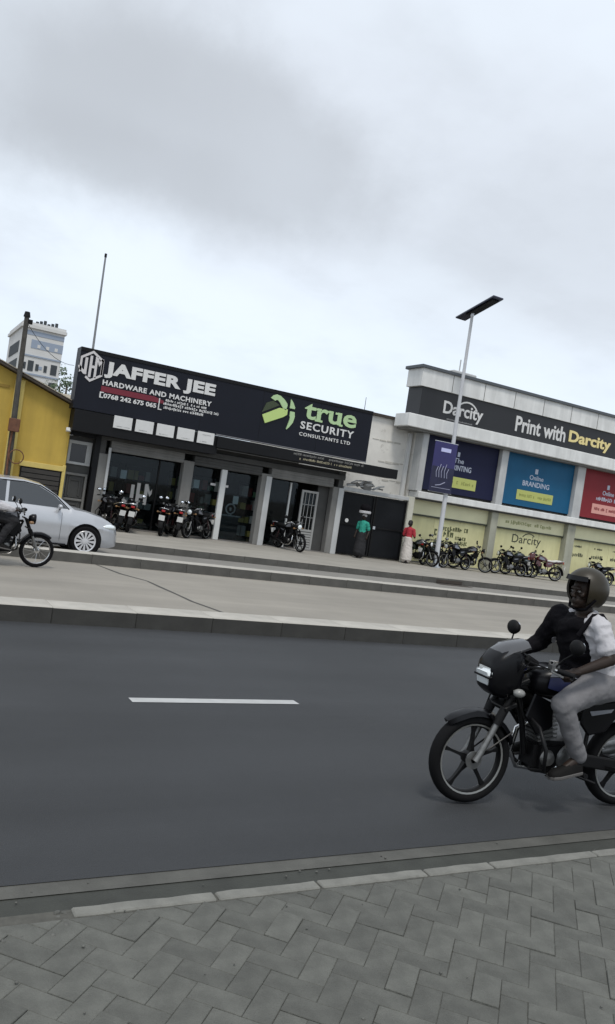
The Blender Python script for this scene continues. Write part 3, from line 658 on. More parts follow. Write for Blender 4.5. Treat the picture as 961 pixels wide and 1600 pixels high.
mast = thing('mast', 'tall thin steel mast rising behind the left end of the hardware sign', 'mast', (5.76, 27, 3.2)); MB().tube([(0.03, 0, -3.0), (0.03, 0, 2.5), (0, 0, 5.8)], [.045, .04, .03], 8).build('pole', mat('dull mast', (.20, .21, .22), .5), mast, smooth=60); MB().cyl((0, 0, 5.7), (0, 0, 5.82), .04).build('tip', M_BLKM, mast)
an = thing('aerial', 'short thin rod standing behind the right end of the black sign', 'aerial', (16.9, 27.6, 5.7)); MB().cyl((0, 0, 0), (0, 0, .75), .014, .010, 6).build('rod', M_BLKM, an)
# ================================================================== yard gate and white building
gt = thing('yard_gate', 'black sheet metal double gate between the shop and the cream print shop', 'gate', (16.4, 25, .18))
G_ = lambda: SB((16.4, 25, .18))
for a, b in ((14.96, 16.38), (16.42, 17.84)):
    lf = G_().bx(a, b, 25.06, 25.09, .22, 2.5).build('leaf', mat('gate black', (.0055, .0065, .0085), .6, var=.25, scale=1.5, spec=.2), gt)
    mb = G_(); mb.bx(a, a+.06, 25.02, 25.06, .22, 2.5).bx(b-.06, b, 25.02, 25.06, .22, 2.5).bx(a+.06, b-.06, 25.02, 25.06, 2.44, 2.5).bx(a+.06, b-.06, 25.02, 25.06, 1.3, 1.36).bx(a+.06, b-.06, 25.02, 25.06, .22, .28); mb.build('leaf_frame', M_BLKM, lf)
G_().bx(14.93, 17.88, 24.98, 25.2, 2.53, 2.67).build('coping', M_LTGREY, gt, bevel=.01)
G_().bx(17.86, 18.12, 24.96, 25.3, .18, 2.70).build('gate_post', mat('cream white post', (.56, .55, .47), .8, var=.1, scale=3, streak=(2, (2, 2, .3), .2)), gt, bevel=.01)
mb = G_(); mb.lathe([(.001, 0), (.075, 0), (.075, .006), (.001, .006)], (15.27, 25.012, 1.46), 'y', 14); mb.build('sticker', M_WHITE, gt); G_().bx(16.44, 16.54, 25.005, 25.02, 1.27, 1.38).build('padlock', M_STEEL, gt)
ac2 = thing('scrap_heap', 'tangle of grey and dark pipes and offcuts lying on the gate coping', 'scrap', (15.9, 25.1, 2.67))
for k in range(17):
    a = Vector((rn.uniform(-.85, .75), rn.uniform(-.06, .06), .03+rn.uniform(0, .16)*(1 if k % 3 else 1.6))); MB().tube([a, a+Vector((.2, 0, rn.uniform(-.02, .12))), a+Vector((rn.uniform(.3, .55), rn.uniform(-.05, .05), rn.uniform(-.02, .16)))], .03, 6).build('pipe', (M_LTGREY, M_GREYP, M_LTGREY)[k % 3], ac2)
MB().bx(-.1, .25, -.06, .12, .0, .30, Matrix.Rotation(R(12), 3, 'Y')).build('offcut', M_GREYP, ac2)
wb = thing('white_building', 'stained white walled building set back behind the black gate', 'building', (18, 27.5, .18))
W_ = lambda: SB((18, 27.5, .18))
W_().bx(14.96, 18.44, 26.2, 34, .18, 5.60).build('wall', M_STAINW, wb)
W_().bx(14.9, 18.43, 26.08, 34.1, 5.60, 5.70).build('roof_edge', M_ROOFD, wb)
for z, a, b in ((4.7, 16.6, 17.8), (3.9, 17.0, 18.4), (3.2, 17.3, 18.4)): 
    mb = W_(); x = a
    while x < b: mb.bx(x, x+.3, 26.185, 26.2, z+rn.uniform(-.03, .03), z+.03+rn.uniform(0, .03)); x += .34
    mb.build('wall_crack', mat('crack stain', (.50, .48, .43), .9), wb)
W_().bx(18.2, 18.36, 26.08, 26.2, .18, 5.2).build('down_pipe', M_OFFW, wb)
# ================================================================== cream print shop on the right
dc = thing('print_shop', 'two level cream and white print shop with big window posters', 'shop', (24, 25.6, .18))
D_ = lambda: SB((24, 25.6, .18))
XE = 33.0
D_().bx(18.45, XE, 25.95, 35, .18, 5.7).build('wall', M_STAINW, dc)
D_().bx(18.40, XE, 26.1, 35.1, 5.7, 5.84).build('roof_edge', M_ROOFD, dc)
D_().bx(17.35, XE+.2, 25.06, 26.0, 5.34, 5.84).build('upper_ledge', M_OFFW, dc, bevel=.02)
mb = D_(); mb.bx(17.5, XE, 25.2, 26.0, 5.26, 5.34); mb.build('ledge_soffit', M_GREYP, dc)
D_().bx(17.86, XE, 25.20, 26.1, 5.84, 6.96).build('sign_band', mat('band black', (.0095, .010, .0125), .45, var=.15, scale=.8), dc)
D_().bx(17.72, XE, 25.12, 26.1, 6.96, 7.64).build('parapet', M_OFFW, dc)
x = 19.2; 
while x < XE: D_().bx(x, x+.025, 25.112, 25.12, 6.97, 7.63).build('parapet_seam', M_GREYP, dc); x += 1.62
D_().bx(17.62, XE+.1, 25.04, 26.2, 7.64, 7.76).build('coping', mat('dark coping', (.07, .08, .09), .5), dc, bevel=.01)
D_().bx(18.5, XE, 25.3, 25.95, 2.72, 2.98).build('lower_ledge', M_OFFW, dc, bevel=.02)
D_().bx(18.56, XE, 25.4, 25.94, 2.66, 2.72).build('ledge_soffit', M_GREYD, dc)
for a, b, z1 in ((18.42, 18.70, 5.26), (22.5, 22.86, 5.26), (26.92, 27.40, 5.26), (31.3, 31.7, 5.26)):
    D_().bx(a, b, 25.42, 25.94, 2.98, z1).build('upper_column', M_LTGREY, dc, bevel=.01)
    if a > 19: D_().bx(a, b, 25.5, 25.94, .18, 2.66).build('column', mat('olive grey column', (.36, .36, .29), .8, var=.12, scale=2, streak=(2, (2, 2, .3), .2)), dc, bevel=.01)
def poster(x0, x1, m, lines, btn):
    p = thing('window_poster', lines['label'], 'poster', ((x0+x1)/2, 25.62, 3.1)); w = (x1-x0)/2
    MB().bx(-w, w, 0, .06, 0, 2.16).build('panel', m, p); MB().bx(-w, w, .06, .12, -.06, 2.22).build('backing_frame', M_BLKM, p)
    for t, a, b, z0, z1 in lines['w']:
        if t: word(t, a-(x0+x1)/2, b-(x0+x1)/2, z0-3.1, z1-3.1, 0, M_PTXT, p, depth=.008, bold=.012)
        else: scribble(a-(x0+x1)/2, b-(x0+x1)/2, z0-3.1, z1-3.1, 0, M_PTXT, p, seed=int(a*100), depth=.006)
    a, b, z0, z1 = btn[:4]; MB().bx(a-(x0+x1)/2, b-(x0+x1)/2, -.012, 0, z0-3.1, z1-3.1).build('button_print', btn[4], p)
    scribble(a+.15-(x0+x1)/2, b-.15-(x0+x1)/2, z0+.16-3.1, z1-.15-3.1, -.012, mat('olive print', (.24, .26, .07), .6) if btn[4] is M_BTN else M_PRED, p, seed=int(b*100), depth=.006)
    return p
poster(18.72, 22.48, M_PNAVY, dict(label='dark navy window poster with pale lettering behind the street lamp', w=[('1', 20.35, 20.47, 4.62, 4.80), ('The', 20.2, 20.72, 4.36, 4.56), ('PRINTING', 20.1, 21.15, 4.06, 4.28)]), (20.1, 21.5, 3.36, 3.80, M_BTN))
poster(22.88, 26.90, M_PBLUE, dict(label='bright blue window poster with a yellow button', w=[('1', 24.62, 24.78, 4.55, 4.76), ('Online', 24.35, 25.15, 4.28, 4.48), ('BRANDING', 24.0, 25.55, 3.98, 4.2)]), (23.75, 25.85, 3.36, 3.78, M_BTN))
poster(27.42, 31.28, M_PRED, dict(label='red window poster at the right edge', w=[('1', 29.1, 29.25, 4.5, 4.7), ('Online', 28.85, 29.6, 4.22, 4.42), (None, 28.5, 30.1, 3.95, 4.12)]), (28.3, 30.6, 3.34, 3.78, M_BTN2))
# lettering on the black band
def wd(txt, x0, x1, z0, z1, m, **k): return word(txt, x0-24, x1-24, z0-.18, z1-.18, -.4, m, dc, **k)
wd('Darcity', 18.98, 20.98, 5.98, 6.62, M_WHITE, bold=.02)
mb = D_()
for k in range(9):
    a0, a1 = R(150-13*k), R(150-13*(k+1)); r_, q = .62, .56-.0*k
    mb.prism([(20.15+r_*math.cos(a0), 6.16+r_*math.sin(a0)), (20.15+r_*math.cos(a1), 6.16+r_*math.sin(a1)), (20.15+q*math.cos(a1), 6.16+q*math.sin(a1)), (20.15+q*math.cos(a0), 6.16+q*math.sin(a0))], 25.18, 25.2)
mb.build('arc_mark', M_WHITE, dc)
scribble(19.2-24, 20.5-24, 5.91-.18, 5.96-.18, -.4, mat('grey print', (.25, .25, .25), .6), dc, seed=91, depth=.01)
wd('Print with', 22.74, 25.60, 6.08, 6.72, M_WHITE, bold=.02)
wd('Darcity', 25.82, 28.42, 6.02, 6.66, M_GOLD, bold=.03)
# ground floor bays: cream panels with joints, header strip
for x0, x1 in ((18.5, 22.5), (22.86, 26.92), (27.4, 31.3)):
    D_().bx(x0, x1, 25.74, 25.95, 2.10, 2.66).build('header_panel', M_CREAM2, dc)
    D_().bx(x0, x1, 25.70, 25.95, 2.03, 2.10).build('header_rail', M_DPRINT, dc)
    n = 3
    for k in range(n):
        a = x0+(x1-x0)*k/n; b = x0+(x1-x0)*(k+1)/n
        D_().bx(a+.006, b-.006, 25.80, 25.95, .24, 2.03).build('shutter_panel', M_CREAM, dc)
D_().bx(18.2, 31.5, 25.72, 25.95, .18, .24).build('plinth', M_GREYP, dc)
scribble(23.5-24, 26.1-24, 2.30-.18, 2.44-.18, .14, mat('faded olive print', (.34, .35, .17), .6), dc, seed=93, depth=.01)
word('Darcity', 24.05-24, 25.72-24, 1.42-.18, 1.88-.18, .2, M_DPRINT, dc, bold=.0, depth=.01)
mb = D_()
for k in range(8):
    a0, a1 = R(140-11*k), R(140-11*(k+1)); r_, q = .50, .46
    mb.prism([(25.0+r_*math.cos(a0), 1.50+r_*math.sin(a0)), (25.0+r_*math.cos(a1), 1.50+r_*math.sin(a1)), (25.0+q*math.cos(a1), 1.50+q*math.sin(a1)), (25.0+q*math.cos(a0), 1.50+q*math.sin(a0))], 25.79, 25.8)
mb.build('arc_mark', M_DPRINT, dc)
for z, a, b, h in ((1.62, 20.2, 21.6, .17), (1.36, 19.9, 20.9, .26), (1.30, 21.0, 21.7, .12), (1.06, 20.0, 20.95, .20), (1.1, 21.0, 21.6, .14)): scribble(a-24, b-24, z-.18, z+h-.18, .2, mat('black olive print', (.09, .10, .04), .6), dc, seed=int(z*100), depth=.012)
for a in (27.75, 29.05, 30.3):
    scribble(a-24, a+.5-24, 1.72-.18, 1.80-.18, .2, M_DPRINT, dc, seed=int(a*7), depth=.01); scribble(a-.1-24, a+.62-24, 1.30-.18, 1.46-.18, .2, M_DPRINT, dc, seed=int(a*9), depth=.01)
rt = thing('rooftop_tank', 'pale box with a small dish peeping over the white parapet', 'water tank', (21.9, 28.2, 7.2))
MB().bx(-.7, .6, -.4, .4, 0, 1.32).build('body', M_LTGREY, rt, bevel=.04); MB().bx(-.25, .15, -.42, -.4, .9, 1.2).build('vent', M_BLKPL, rt); MB().cyl((-.1, 0, 1.3), (-.1, 0, 1.9), .03, n=6).build('stem', M_LTGREY, rt)
MB().bx(.7, 1.2, -.3, .3, 0, .98).build('side_box', M_LTGREY, rt, bevel=.03)
# ================================================================== far things
tw = thing('tower_block', 'pale high rise with balconies far behind the yellow house', 'tower', (18.4, 140, 0))
MB().bx(0, 6.7, 0, 16, 0, 24.0).build('wall', M_TOWER, tw)
MB().bx(-.3, 7.0, -.4, 16.3, 24.0, 24.5).bx(-.1, 6.9, .2, 15.8, 24.5, 25.0).build('parapet', M_TOWER, tw)
MB().bx(1.6, 6.72, -.06, 0, 20.8, 22.2).build('blue_band', M_TOWERB, tw); MB().bx(.2, 6.72, -.06, 0, 22.9, 23.6).build('blue_band', M_TOWERB, tw)
for x in (2.6, 4.0, 5.4): MB().bx(x, x+.5, -.09, -.06, 20.95, 21.5).build('window', M_TOWER, tw)
for z in range(2, 20, 3):
    for x, w_ in ((1.5, .9), (5.2, 1.0)): MB().bx(x, x+w_, -.08, .0, z, z+1.7).build('window', M_TOWERW, tw)
    for x in (.3, 3.2): MB().bx(x, x+.6, -.08, .0, z+.5, z+1.0).build('window', M_TOWERB, tw)
    wn_ = MB().bx(-.08, 0, 2.0, 13.0, z, z+1.9).build('window', M_TOWERW, tw)
    MB().bx(-1.0, 0, 1.6, 13.4, z-.5, z-.2).build('balcony', M_TOWER, tw)
MB().bx(-.08, 0, 2.0, 13.0, 20, 21.9).build('window', M_TOWERW, tw)
for k in range(6): MB().cyl((2.2+k*.62, .8, 25), (2.2+k*.62, .8, 25.35+.2*(k % 3)), .25, n=8).build('roof_tank', M_TOWERW, tw)
for z in (2, 5, 8, 11, 14, 17, 20): MB().bx(-.05, 6.75, -.14, .0, z-.62, z-.38).build('floor_band', M_TOWERB, tw)
for z in (14, 17):
    for x in (.7, 2.75, 4.1): MB().bx(x, x+.5, -.08, .0, z+.2, z+1.3).build('window', M_TOWERW, tw)
lr = thing('low_house', 'low pale roofed house behind the yellow gable', 'house', (8.2, 45, 0)); MB().bx(-3.0, 3.0, 0, 6, 0, 4.9).build('wall', M_OFFW, lr); MB().prism([(0, 4.9), (6.6, 4.9), (6.6, 5.0), (3.0, 6.1), (0, 5.0)], -3.4, 3.4, 'yz').build('roof', M_ROOF, lr)
def tree(x, y, zc, r, lb, n=420, tall=1.0):
    t = thing('tree', lb, 'tree', (x, y, 0)); rnd = random.Random(int(x*31))
    MB().tube([(0, 0, 0), (.1, 0, zc*.5), (0, 0, zc+r*.4)], [.28, .2, .06], 8).build('trunk', M_BARK, t, smooth=60)
    mb = MB(); cl = [(Vector((rnd.gauss(0, .5), rnd.gauss(0, .5), rnd.gauss(0, .4)*tall))*r, rnd.uniform(.25, .5)*r) for _ in range(12)]
    for i in range(n):
        c, q = rnd.choice(cl); d = Vector((rnd.gauss(0, 1), rnd.gauss(0, 1), rnd.gauss(0, 1))).normalized()*q*rnd.random()**.4+c+Vector((0, 0, zc))
        a = Vector((rnd.uniform(-1, 1), rnd.uniform(-1, 1), rnd.uniform(-.6, .6))).normalized(); b = a.orthogonal().normalized(); s = r*.10*rnd.uniform(.6, 1.4)
        mb.add([d-a*s, d+b*s*.5, d+a*s, d-b*s*.5], [(0, 1, 2, 3)])
    struct(mb.build('crown', M_LEAF, t), 'stuff'); return t
tree(13.3, 70, 8.2, 1.5, 'dark green tree crown just left of the sign edge', 500)
tree(12.2, 74, 8.3, .9, 'smaller green tree crown beside the pale low roof', 300)
tree(14.2, 78, 9.3, 1.0, 'thin feathery tree rising above the other crowns', 160, 2.2)
# ================================================================== solar street lamp
lp = thing('street_lamp', 'tall pale steel street lamp with a tilted solar panel and purple banner', 'street lamp', (18.95, 24.2, .18))
MB().cyl((0, 0, 0), (-.03, 0, 9.62), .095, .055, 14).build('pole', mat('pale lamp pole', (.50, .51, .53), .45, var=.06, scale=3), lp, smooth=50)
MB().cyl((0, 0, 0), (0, 0, .05), .2, n=14).cyl((0, 0, .05), (0, 0, .3), .13, .10, 14).build('base_flange', M_STEEL, lp, smooth=40)
tl = Matrix.Rotation(R(-14), 3, 'X')
MB().bx(-.24, .24, -1.40, .72, -.03, .03, tl, (0, 0, 0)).build('solar_panel', M_SOLAR, lp, bevel=.008, loc=(-.03, 0, 9.76))
lp.children[-1].name = 'solar_panel'
MB().bx(-.16, .16, -1.25, .2, -.075, -.033, tl, (0, 0, 0)).build('lamp_housing', M_BLKM, lp, bevel=.01, loc=(-.03, 0, 9.76))
MB().cyl((-.03, 0, 9.6), (-.03, 0, 9.72), .07, n=12).build('collar', M_STEEL, lp)
bn = thing('pole_banner', 'purple double height banner fixed on the street lamp pole', 'banner', (18.55, 24.05, 3.0))
MB().prism([(-.54, .0), (.50, .0), (.50, 1.88), (-.54, 1.88)], 0, .03).build('cloth', M_PURP, bn)
MB().bx(-.54, .50, -.006, 0, .0, .95).build('lower_print', mat('banner navy print', (.012, .013, .045), .6, var=.3, scale=3), bn)
MB().tube([(-.56, .015, 1.88), (.52, .015, 1.88)], .018, 6).build('top_rod', M_STEEL, bn); MB().tube([(-.56, .015, 0), (.52, .015, 0)], .014, 6).build('bottom_rod', M_STEEL, bn)
mb = MB(); mb.bx(-.24, .22, -.012, 0, 1.52, 1.66); mb.build('white_print', mat('lilac white print', (.50, .52, .78), .6), bn)
mb = MB()
for k, (x, h) in enumerate(((-.30, .40), (-.18, .50), (-.06, .44), (.08, .52), (.20, .36))):
    mb.tube([(x, -.01, .55), (x-.04, -.01, .55+h*.5), (x+.03, -.01, .55+h)], .014, 5)
mb.tube([(-.30, -.01, .24), (-.08, -.01, .28), (.14, -.01, .40)], .018, 5); mb.tube([(-.46, -.01, .16), (.42, -.01, .16)], .010, 5)
mb.build('line_print', mat('pale lilac print', (.30, .31, .42), .6), bn)
# ================================================================== motorcycles (forward +x, left +y, wheels on z = 0)
def circ(c, r, n, a0=0, a1=360, y=0): return [(c[0]+r*math.cos(R(a0+(a1-a0)*i/n)), y, c[1]+r*math.sin(R(a0+(a1-a0)*i/n))) for i in range(n+1)]
def wheel(parent, x, alloy, fine, rear=False, name='wheel'):
    n = 40 if fine else 22
    mb = MB(); w = .028 if not rear else .034
    if alloy:
        mb.lathe([(.222, -w), (.232, -w), (.232, w), (.222, w), (.212, .012), (.212, -.012)], (0, 0, 0), 'y', n)
        for k in range(5):
            a = R(18+72*k); d = Vector((math.cos(a), 0, math.sin(a))); e = Vector((-math.sin(a), 0, math.cos(a)))
            rings = []
            for r, hw, hy in ((.035, .020, .022), (.10, .010, .014), (.17, .009, .012), (.216, .017, .014)):
                rings.append([d*r+e*hw*sx+Vector((0, hy*sy, 0)) for sx, sy in ((1, 1), (-1, 1), (-1, -1), (1, -1))])
            mb.loft(rings)
    else:
        mb.lathe([(.226, -w), (.236, -w), (.236, w), (.226, w), (.220, .01), (.220, -.01)], (0, 0, 0), 'y', n)
        for k in range(18 if fine else 12):
            a = R(360*k/(18 if fine else 12)); s = .03 if k % 2 else -.03
            mb.cyl((.03*math.cos(a+.8), s, .03*math.sin(a+.8)), (.226*math.cos(a), s*.2, .226*math.sin(a)), .0035, n=4)
    mb.lathe([(.001, -.045), (.045, -.04), (.05, -.02), (.05, .02), (.045, .04), (.001, .045)], (0, 0, 0), 'y', 14, closed=False)
    wh = mb.build(name, M_BLKM if alloy else M_CHROME, parent, smooth=35, loc=(x, 0, .3))
    t = .046 if not rear else .054
    MB().lathe([(.232, -t*.62), (.252, -t*.96), (.275, -t*.92), (.291, -t*.55), (.2985, 0), (.291, t*.55), (.275, t*.92), (.252, t*.96), (.232, t*.62)], (0, 0, 0), 'y', n).build('tyre', M_TYRE, wh, smooth=60)
    if alloy: MB().lathe([(.224, w+.001), (.235, w+.001), (.235, w+.006), (.224, w+.004)], (0, 0, 0), 'y', n).lathe([(.224, -w-.001), (.235, -w-.001), (.235, -w-.006), (.224, -w-.004)], (0, 0, 0), 'y', n).build('rim_lip', M_RIMLIP, wh, smooth=40)
    MB().lathe([(.02, .047), (.085 if rear else .06, .047), (.085 if rear else .06, .055), (.02, .055)], (0, 0, 0), 'y', 18).build('brake_drum', M_ALLOY, wh, smooth=40)
    return wh
def motorcycle(label, loc, rz, paint, deco, group=None, cowl=True, fine=False, alloy=True, pale_seat=None):
    b = thing('motorcycle', label, 'motorcycle', loc, rz, group)
    T = lambda: MB()
    wheel(b, .62, alloy, fine, name='front_wheel'); wheel(b, -.62, alloy, fine, True, name='rear_wheel')
    nn = 10 if fine else 6
    for s in (1, -1):
        T().tube([(.622, s*.075, .30), (.60, s*.075, .34), (.50, s*.075, .56)], [.026, .022, .022], nn).build('fork_slider', M_ALLOY, b, smooth=50)
        T().tube([(.51, s*.075, .54), (.37, s*.075, .84)], .019, nn).tube([(.505, s*.075, .55), (.455, s*.075, .66)], .030, nn).build('fork_tube', M_BLKPL, b, smooth=50)
    T().bx(.38, .48, -.11, .11, .66, .69, Matrix.Rotation(R(24), 3, 'Y')).bx(.31, .40, -.11, .11, .83, .86, Matrix.Rotation(R(24), 3, 'Y')).build('fork_yoke', M_BLKM, b, bevel=.006)
    # front mudguard
    rings = []
    for i in range(13):
        a = R(160-112*i/12); k = .322+(.006 if i > 10 else 0); c, s_ = math.cos(a), math.sin(a); wd_ = .062 if 0 < i < 12 else .035
        rings.append([(.62+(k+d)*c, y, .30+(k+d)*s_) for y, d in ((-wd_, -.030), (-wd_*.8, 0), (0, .012), (wd_*.8, 0), (wd_, -.030), (wd_*.85, -.034), (0, .004), (-wd_*.85, -.034))])
    # the guard runs from behind the fork over the top and dips in front
    fm = T(); fm.loft(rings); 
    for s in (1, -1): fm.tube([(.50, s*.072, .55), (.56, s*.068, .615)], .008, 5).tube([(.62, s*.06, .31), (.36, s*.064, .50)], .006, 5)
    fm.build('front_mudguard', M_BLKP, b, smooth=50)
    # handlebar
    hb = T().tube([(.19, .36, .965), (.26, .24, .975), (.30, .12, .955), (.33, .05, .90), (.33, -.05, .90), (.30, -.12, .955), (.26, -.24, .975), (.19, -.36, .965)], .011, nn).build('handlebar', M_CHROME, b, smooth=60)
    for s in (1, -1):
        T().tube([(.185, s*.37, .964), (.235, s*.27, .973)], .018, nn).build('grip', M_BLKPL, hb, smooth=60)
        T().tube([(.27, s*.25, .975), (.30, s*.29, .965), (.27, s*.37, .952)], .007, 5).bx(.22, .28, s*.24-.022, s*.24+.022, .955, 1.005).build('brake_lever', M_ALLOY, hb)
        mr = T().tube([(.255, s*.25, .98), (.225, s*.29, 1.05), (.185, s*.33, 1.10)], .006, 5).ell((.18, s*.35, 1.145), (.032, .066, .052), None, 14, 10).build('mirror', M_BLKPL, b, smooth=50)
        T().ell((.154, s*.35, 1.145), (.008, .052, .041), None, 12, 6).build('mirror_glass', M_MIRR, mr, smooth=50)
    # front light, with or without a cowl
    if cowl:
        cw = T().sect([(.605, .86, .080, .075), (.592, .868, .105, .105), (.55, .88, .122, .145), (.49, .89, .130, .172), (.43, .905, .130, .170), (.385, .92, .120, .135), (.375, .93, .11, .11)], 24, 3.6).build('cowl', paint, b, smooth=50)
        rings = []
        for x, z, hw, dz in ((.58, .975, .085, .02), (.54, 1.03, .108, .03), (.48, 1.072, .116, .035), (.41, 1.095, .116, .035), (.34, 1.11, .10, .03)):
            rings.append([(x, -hw, z-dz), (x, -hw*.6, z), (x, 0, z+.008), (x, hw*.6, z), (x, hw, z-dz), (x-.01, hw*.95, z-dz-.012), (x-.01, 0, z-.02), (x-.01, -hw*.95, z-dz-.012)])
        T().loft(rings).build('windscreen', mat('smoked screen', (.045, .045, .048), .3, coat=.5), cw, smooth=50)
        T().bx(-.030, .022, -.088, .088, -.070, .062).build('headlight', M_LENS, cw, bevel=.024, seg=3, loc=(.598, 0, .852), rot=(0, R(12), 0), smooth=50)
        T().bx(-.03, .026, -.09, .09, -.010, .006).build('headlight_bar', M_BLKP, cw, bevel=.004, loc=(.60, 0, .858), rot=(0, R(12), 0))
        T().prism([(.585, .78), (.43, .71), (.33, .735), (.33, .80), (.585, .83)], -.10, .10).build('chin_panel', paint, cw, bevel=.03, seg=2)
    else:
        cw = T().lathe([(.001, -.09), (.05, -.085), (.085, -.04), (.092, .02), (.085, .03), (.001, .03)], (.50, 0, .845), 'x', 18, closed=False).build('headlight_shell', M_BLKP, b, smooth=50)
        T().lathe([(.001, .045), (.05, .04), (.08, .03), (.001, .028)], (.50, 0, .845), 'x', 18, closed=False).build('headlight', M_LENS, cw, smooth=50)
    T().bx(.24, .36, -.09, .09, .955, 1.01, Matrix.Rotation(R(-25), 3, 'Y')).build('instrument_panel', M_BLKPL, b, bevel=.015)
    for s in (1, -1):
        for x, z in ((.44, .79), (-.86, .74)):
            T().tube([(x, s*.07, z), (x, s*.15, z)], .007, 5).ell((x, s*.18, z), (.042, .034, .028), None, 10, 7).build('indicator', M_AMBER if not fine else mat('clear lens', (.22, .22, .21), .3), b, smooth=60)
    tk = T().sect([(.255, .835, .05, .05), (.21, .845, .105, .085), (.12, .86, .140, .108), (.0, .86, .148, .112), (-.10, .845, .128, .098), (-.19, .81, .095, .06), (-.22, .80, .06, .035)], 18, 2.7).build('fuel_tank', paint, b, smooth=55)
    T().cyl((.06, 0, .965), (.06, 0, .985), .035, n=12).build('tank_cap', M_CHROME, tk, smooth=40)
    for s in (1, -1):
        P = [(.20, .83), (.05, .80), (-.08, .80), (-.02, .86), (.10, .905), (.19, .90)]
        T().prism(P, s*.1475 if s > 0 else -.1515, .1515 if s > 0 else -.1475).build('tank_decal', deco, tk)
        T().prism([(.19, .905), (.02, .915), (-.10, .885), (-.05, .90), (.05, .935), (.18, .925)], s*.145 if s > 0 else -.149, .149 if s > 0 else -.145).build('tank_stripe', M_SILV, tk)
        T().prism([(.26, .78), (.10, .72), (.08, .56), (.20, .50), (.31, .62)], s*.10-.012, s*.10+.012).build('tank_shroud', paint, b, bevel=.008)
        sp = T().prism([(-.14, .74), (-.40, .77), (-.46, .70), (-.34, .55), (-.20, .52), (-.12, .60)], s*.125-.012, s*.125+.012).build('side_panel', paint, b, bevel=.010)
        T().prism([(-.18, .69), (-.38, .715), (-.36, .69), (-.20, .66)], s*.139-.002, s*.139+.002).build('panel_decal', M_SILV, sp)
    T().sect([(-.15, .805, .07, .03), (-.22, .80, .125, .045), (-.38, .79, .135, .045), (-.50, .80, .135, .05), (-.56, .825, .135, .05), (-.78, .835, .115, .045), (-.84, .84, .07, .025)], 16, 3).build('seat', pale_seat or M_SEAT, b, smooth=55)
    T().sect([(-.40, .73, .10, .035), (-.62, .75, .11, .05), (-.84, .785, .085, .045), (-.92, .80, .05, .03)], 14, 3).build('tail_cowl', paint, b, smooth=55)
    T().bx(-.955, -.915, -.055, .055, .765, .83).build('tail_light', M_REDL, b, bevel=.01)
    gr = T().tube([(-.60, .15, .79), (-.86, .14, .86), (-.98, .08, .88), (-.98, -.08, .88), (-.86, -.14, .86), (-.60, -.15, .79)], .010, nn).build('grab_rail', M_CHROME, b, smooth=60)
    rings = []
    for i in range(9):
        a = R(70+115*i/8); k = .355; c, s_ = math.cos(a), math.sin(a)
        rings.append([(-.62+(k+d)*c, y, .30+(k+d)*s_) for y, d in ((-.075, -.03), (-.06, 0), (0, .01), (.06, 0), (.075, -.03), (.06, -.03), (0, .002), (-.06, -.03))])
    T().loft(rings).build('rear_mudguard', M_BLKPL, b, smooth=50)
    T().bx(-.99, -.975, -.09, .09, .50, .66, Matrix.Rotation(R(-12), 3, 'Y')).build('number_plate', M_PLATE, b)
    # frame, engine, exhaust
    f = T(); 
    f.tube([(.33, 0, .80), (.25, 0, .55), (.20, 0, .34)], .020, nn).tube([(.33, 0, .80), (.0, 0, .73), (-.25, 0, .66)], .022, nn)
    for s in (1, -1): f.tube([(-.22, s*.09, .70), (-.60, s*.10, .735), (-.84, s*.08, .765)], .014, nn).tube([(-.24, s*.09, .70), (-.22, s*.09, .40), (-.10, s*.08, .22), (.18, s*.05, .26)], .015, nn)
    f.build('frame', M_BLKM, b, smooth=60)
    en = T().bx(-.20, .18, -.11, .11, .24, .46).build('engine', M_BLKM, b, bevel=.035, seg=2)
    cyl_ = T(); tilt = Matrix.Rotation(R(12), 3, 'Y')
    for k in range(7): cyl_.box(Vector((.085, 0, .47))+tilt @ Vector((0, 0, k*.028)), (.17-.006*abs(k-3), .16, .012), tilt)
    cyl_.box(Vector((.085, 0, .47))+tilt @ Vector((0, 0, .09)), (.12, .12, .2), tilt); cyl_.build('cylinder_fins', M_ALLOY if fine else M_BLKM, en)
    for s in (1, -1):
        T().lathe([(.001, .035), (.07, .032), (.10, .018), (.108, 0), (.001, 0)], (-.09, s*.108, .345), 'y', 20, closed=False).build('engine_cover', M_ALLOY if s > 0 else M_BLKM, en, smooth=40) if s > 0 else T().lathe([(.001, -.035), (.08, -.032), (.11, -.018), (.118, 0), (.001, 0)], (-.09, -.108, .345), 'y', 20, closed=False).build('engine_cover', M_BLKM, en, smooth=40)
        T().lathe([(.001, s*.028), (.045, s*.024), (.058, 0), (.001, 0)], (.09, s*.108, .35), 'y', 16, closed=False).build('engine_cap', M_ALLOY, en, smooth=40)
    T().tube([(.17, -.02, .56), (.24, -.06, .50), (.25, -.09, .34), (.16, -.12, .22), (-.05, -.14, .19), (-.24, -.16, .24)], .019, nn).build('exhaust_pipe', M_CHROME, b, smooth=60)
    T().tube([(-.24, -.16, .24), (-.30, -.165, .26), (-.80, -.175, .38), (-.90, -.175, .40)], [.022, .042, .050, .034], 12).build('silencer', M_BLKM if not fine else M_ALLOY, b, smooth=50)
    sw = T()
    for s in (1, -1): sw.tube([(-.18, s*.10, .36), (-.62, s*.095, .30), (-.68, s*.095, .30)], .020, nn)
    sw.build('swingarm', M_BLKM, b, smooth=60)
    T().prism([(-.10, .40), (-.62, .345), (-.72, .32), (-.70, .27), (-.62, .255), (-.12, .31)], .095, .125).build('chain_guard', M_BLKPL, b, bevel=.01)
